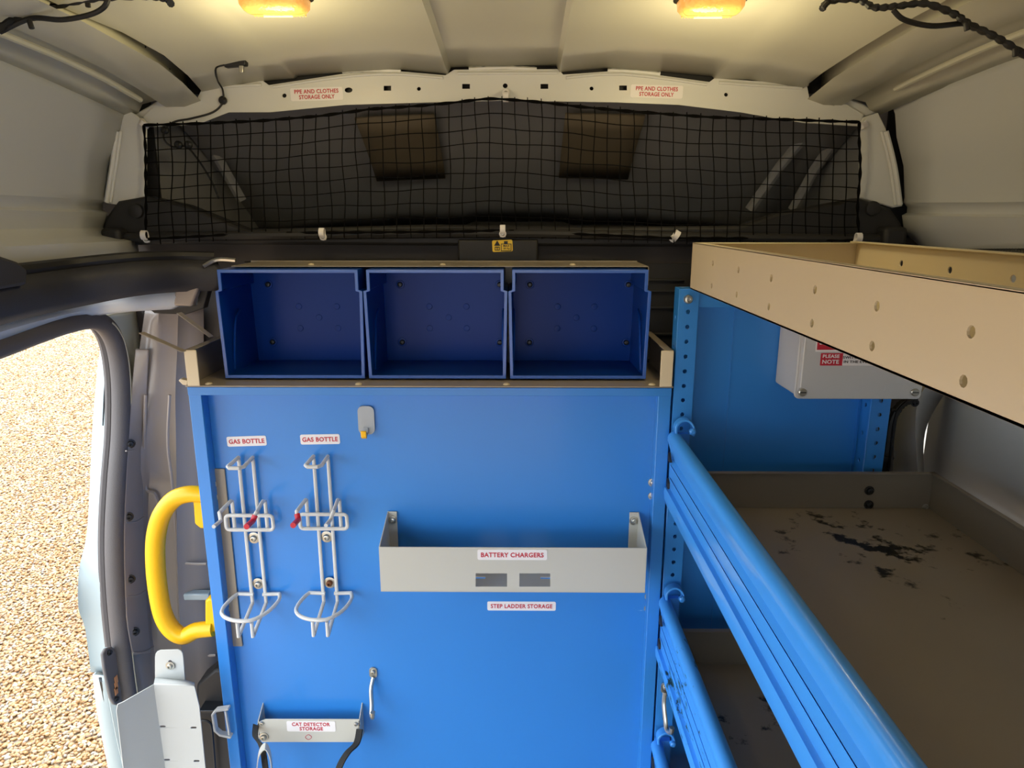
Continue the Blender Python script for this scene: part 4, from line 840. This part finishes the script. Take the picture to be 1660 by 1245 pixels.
lettering(st2, 'SWITCH OFF FUSES', PY(1400, 579.5, yj - .0016), .064, .0040, M['blackink']); lettering(st2, 'IN THE EVENT OF', PY(1398, 586.5, yj - .0016), .058, .0040, M['blackink'])
st3 = sticker(J, 1323, 1440, 538, 570, yj, [], rad=.001, label='white edged red sticker half hidden by the tray')
mb = MB(); a, b = PY(1327, 536, yj), PY(1436, 567, yj); mb.box((a.x, yj - .0012, b.z), (b.x, yj - .0008, a.z)); mb.build('red_field', M['redink'], st3); lettering(st3, 'FUSES', PY(1362, 552, yj - .0016), .062, .013, M['paper'])
MB().box(PY(1435, 622, yj), PY(1460, 633, yj) + Vector((0, -.0006, 0))).build('moulded_mark', M['box'], J, bevel=.0002)

# --- right wall pillar piece, cable loom behind the rack, conduit
pr = struct(MB().grid([arc([PY(a, b, 1.30) for a, b in ((1500,600),(1468,640),(1452,690),(1448,780),(1450,900))], 5), arc([PY(a, b, 1.25) for a, b in ((1530,600),(1492,640),(1484,690),(1488,780),(1490,900))], 5), arc([PY(a, b, 1.32) for a, b in ((1560,600),(1530,640),(1500,700),(1498,780),(1500,900))], 5)]).build('trim_12', M['box'], solid=.004, angle=60))
bolt(pr, PY(1483, 653, 1.24), .005, m_=M['dark'])
lm = thing('cable_loom', 'black cable loom hanging behind the right rack post', 'cable', PY(1440, 760, 1.22))
P = arc([PY(a, b, 1.21) for a, b in ((1485,645),(1462,655),(1446,680),(1440,715),(1435,750),(1430,800))], 8)
MB().tube(P, [.007 + .0012 * (i % 2) for i in range(len(P))], 8).build('loom', M['cable'], lm)
MB().tube(arc([PY(a, b, 1.20) for a, b in ((1488,640),(1455,670),(1444,740),(1437,800))], 6), .003, 6).build('wire', M['cable'], lm)
for a, b in ((1452, 664), (1440, 740)): MB().tube([PY(a - 8, b, 1.205), PY(a + 8, b + 3, 1.205)], .003, 6).build('cable_tie', M['cable'], lm)
cd = thing('corrugated_conduit', 'black corrugated conduit on the right wall above the beige tray', 'cable', PX(1640, 410, .76))
N_ = 90; a, b = PX(1512, 409, .775), PX(1720, 409, .775)
MB().tube([a.lerp(b, i / N_) for i in range(N_ + 1)], [.0062 if i % 2 else .0046 for i in range(N_ + 1)], 10).build('tube', M['cable'], cd)

# ================================================================== CARGO NET
nt = thing('cargo_net', 'black knotted cargo net stretched below the roof bow', 'net', (0, 1.36, PY(800, 385, 1.35).z))
YN = 1.352
topk = np.array([(232,203),(330,200),(420,196),(520,188),(600,177),(700,170),(790,160),(820,161),(860,164),(950,174),(1040,182),(1150,190),(1280,194),(1392,198)], float)
botk = np.array([(236,388),(380,380),(524,377),(680,376),(815,374),(950,380),(1090,386),(1240,386),(1390,390)], float)
def netp(u, v):
    xt = lerp(233, 1393, u); xb = lerp(238, 1392, u); yt_ = np.interp(xt, topk[:, 0], topk[:, 1]); yb_ = np.interp(xb, botk[:, 0], botk[:, 1])
    yt_ += 3 * math.sin(u * 40) * v * (1 - v)
    x = lerp(xt, xb, v) + 4 * math.sin(v * 5 + u * 13) * v * (1 - v) * 2 + .8 * math.sin(u * 91 + v * 11); y = lerp(yt_, yb_, v) + 1.3 * math.sin(u * 57 + v * 11) * min(1, 6 * v * (1 - v))
    return PY(x, y, YN - .008 * v + .006 * math.sin(u * 17 + v * 5))
NC, NR = 54, 9
mb = MB()
for i in range(1, NC): mb.tube([netp(i / NC, v / 18 * 1.05 - .03 * (random.random() * .6 + .4) * (v == 0)) for v in range(19)], .0011, 4)
for j in range(1, NR): mb.tube([netp(u / 108, j / NR) for u in range(109)], .0011, 4)
mb.build('netting', M['net'], nt, kind='stuff')
for P in ([netp(u / 60, 0) for u in range(61)], [netp(u / 60, 1) for u in range(61)], [netp(0, v / 14) for v in range(15)], [netp(1, v / 14) for v in range(15)]):
    mb = MB(); P = arc(P, 3); mb.tube(P, [.0024 + .0007 * math.sin(i * 1.1) for i in range(len(P))], 6); mb.build('border_cord', M['net'], nt)
clips = [(231,198,'top left corner of the net'), (820,151,'at the middle of the roof bow'), (1402,200,'top right corner of the net'), (238,388,'bottom left corner of the net'), (524,384,'second from left under the net'), (815,379,'above the yellow warning label'), (1091,387,'fourth from left under the net'), (1388,392,'bottom right corner behind the beige tray')]
for i, (a, b, s_) in enumerate(clips):
    Yc = YH - .024 if b < 300 else YB - .018
    c = PY(a, b, Yc); T = thing('net_clip', 'small white P-clip ' + s_, 'clip', c, 'white clips holding the net')
    d = -1 if b < 300 else 1; dx = {0: .35, 2: -.35, 6: .6}.get(i, 0)
    up = Vector((dx, 0, d)).normalized()
    if i in (0, 2): up = Vector((.8 if i == 0 else -.8, 0, -.5)).normalized()
    loop = [c + up * (.008 + .008 * math.sin(t)) + Vector((0, -.007 * (1 - math.cos(t)), 0)) for t in np.linspace(0, math.pi * 1.6, 9)]
    MB().strip([c - up * .006, c + up * .006] + loop[1:], .010, .0022, up.cross(Vector((0, 1, 0)))).build('band', M['paper'], T, bevel=.0004)
    MB().lathe(c + Vector((0, .0, 0)), (0, -1, 0), [(.0068, 0), (.0068, .0022), (.0050, .003)], 14).build('eyelet', M['paper'], T)
    bolt(T, c + Vector((0, -.0028, 0)), .0036, washer=False, m_=M['steel'], name='screw')

# ================================================================== ROOF LAMPS, SENSOR, CABLES
def lamp(px0, px1, pyb, label):
    zc_ = on_roof((px0 + px1) / 2, pyb + 2, 0).z + .004; a = PZ(px0, pyb - 5, zc_ - .02); b = PZ(px1, pyb - 5, zc_ - .02); yy = PZ((px0 + px1) / 2, pyb, zc_ - .024).y
    W_ = (b.x - a.x); cx = (a.x + b.x) / 2; D = .05; cy = yy - D / 2
    T = thing('dome_lamp', label, 'lamp', (cx, cy, zc_ - .03), 'amber lit dome lamps on the roof')
    mb = MB(); mb.prism([(x, y, zc_ - .006) for x, y in rrect(cx - W_/2 - .006, cx + W_/2 + .006, cy - D/2 - .006, cy + D/2 - .004, .014, 5)], (0, 0, .016)); mb.build('base', M['lampbase'], T, bevel=.002)
    rows = []
    for z, ins in ((-.006, 0), (-.016, .001), (-.022, .005), (-.025, .012)): rows.append([Vector((x, y, zc_ + z)) for x, y in rrect(cx - W_/2 + ins, cx + W_/2 - ins, cy - D/2 + ins, cy + D/2 - ins, .014, 5)])
    n = len(rows[0]); mb = MB(); mb.add([p for r in rows for p in r], [(i*n+k, i*n+(k+1)%n, (i+1)*n+(k+1)%n, (i+1)*n+k) for i in range(3) for k in range(n)] + [tuple(3*n+k for k in range(n))])
    ln = mb.build('lens', M['lens'], T)
    for k in range(18):
        x = cx + (k - 8.5) * W_ / 22; MB().tube([(x, cy + D/2 - .004, zc_ - .0225), (x, cy + D/2 + .0004, zc_ - .012)], .0011, 5).build('prism_rib', M['lens'], ln)
    MB().tube([(cx - W_ * .22, cy + .012, zc_ - .0217), (cx + W_ * .22, cy + .012, zc_ - .0217)], .004, 8).build('bulb_glow', M['bulb'], T)
    L_ = bpy.data.lights.new('lamp_light', 'POINT'); L_.energy = LAMP_E; L_.color = (1, .84, .46); L_.shadow_soft_size = .04
    lo_ = bpy.data.objects.new('lamp_light', L_); COL.objects.link(lo_); lo_.parent = T; lo_.location = Vector((cx, cy, zc_ - .095)) - T.location
LAMP_E = 1.2
lamp(403, 509, 30, 'left amber dome lamp at the top edge above the left sticker')
lamp(1093, 1195, 32, 'right amber dome lamp at the top edge above the right sticker')

sp0 = on_roof(380, 101, .012)
sn = thing('roof_sensor', 'small black sensor on the roof with a thin wire', 'sensor', sp0)
YS = sp0.y
MB().prism([PY(a, b, YS) for a, b in ((362,100),(384,96),(398,95),(398,106),(384,107),(363,109))], (0, .014, 0)).build('housing', M['cable'], sn, bevel=.002)
MB().prism([PY(a, b, YS - .002) for a, b in ((387,106),(394,106),(394,118),(387,117))], (0, .006, 0)).build('prong', M['steel'], sn, bevel=.001)
MB().lathe(PY(392, 97, YS + .005), (0, 0, 1), [(.008, 0), (.009, .003), (.009, .016)], 14).build('mount', M['steel'], sn)
w1 = thing('sensor_wire', 'thin black wire from the roof sensor down behind the net', 'cable', PY(300, 240, 1.36))
P = [PY(*q) for q in ((364,105,YS),(351,109,on_roof(351,109,.012).y),(350,120,on_roof(350,120,.012).y),(354,133,min(1.37, on_roof(354,133,.008).y)),(361,146,1.368),(361,166,1.372),(345,182,1.372),(310,192,1.372),(284,197,1.372),(268,208,1.372),(266,226,1.376),(280,238,1.38),(302,238,1.38),(322,260,1.40),(342,292,1.42),(355,322,1.43))]
MB().tube(arc(P, 5), .0018, 6).build('wire', M['cable'], w1)
for a, b in ((362, 163), (268, 211), (290, 235), (306, 235)): MB().lathe(PY(a, b, 1.376), (0, -1, 0), [(.0075, 0), (.0075, .004), (.004, .007)], 12).build('grommet', M['cable'], w1)
# overhead looms
def loom(pts, rad, name, label, extra=(), ties=()):
    T = thing(name, label, 'cable', pts[len(pts) // 2]); P = arc(pts, 8)
    MB().tube(P, [rad * (1 + .22 * math.sin(i * 2.1)) for i in range(len(P))], 8).build('loom', M['cable'], T)
    for e in extra: MB().tube(arc(e[0], 6), e[1], 8).build('branch', M['cable'], T)
    for p, q in ties: MB().tube([p, q], .0035, 6).build('cable_clip', M['lampbase'], T, bevel=.001)
Yc = .93
loom([PY(a, b, Y) for a, b, Y in ((-160,190,.86),(-60,110,.89),(0,44,.92),(45,28,.94),(90,10,.96),(150,-2,.97),(230,-6,.98),(268,-2,.98),(277,6,.97))], .0042, 'wiring_loom', 'black wiring loom across the upper left roof rail',
     [([PY(a, b, .93) for a, b in ((0,52),(50,30),(100,32),(145,24),(168,12),(176,-4))], .0032)], [(PY(47, 32, .92), PY(52, 47, .92)), (PY(142, 4, .93), PY(143, 12, .93))])
loom([PY(a, b, Y) for a, b, Y in ((1333,14,.97),(1345,2,.98),(1390,-1,.97),(1418,12,.96),(1455,10,.95),(1500,6,.94),(1545,22,.93),(1572,40,.92),(1610,58,.91),(1650,82,.90),(1720,130,.88))], .0040, 'wiring_loom', 'black wiring loom across the upper right roof rail',
     [([PY(a, b, .93) for a, b in ((1448,16),(1466,32),(1510,42),(1560,38),(1574,40))], .0032)], [(PY(1566, 36, .915), PY(1568, 50, .915)), (PY(1646, 78, .895), PY(1646, 92, .895)), (PY(1334, 14, .965), PY(1342, 4, .965))])
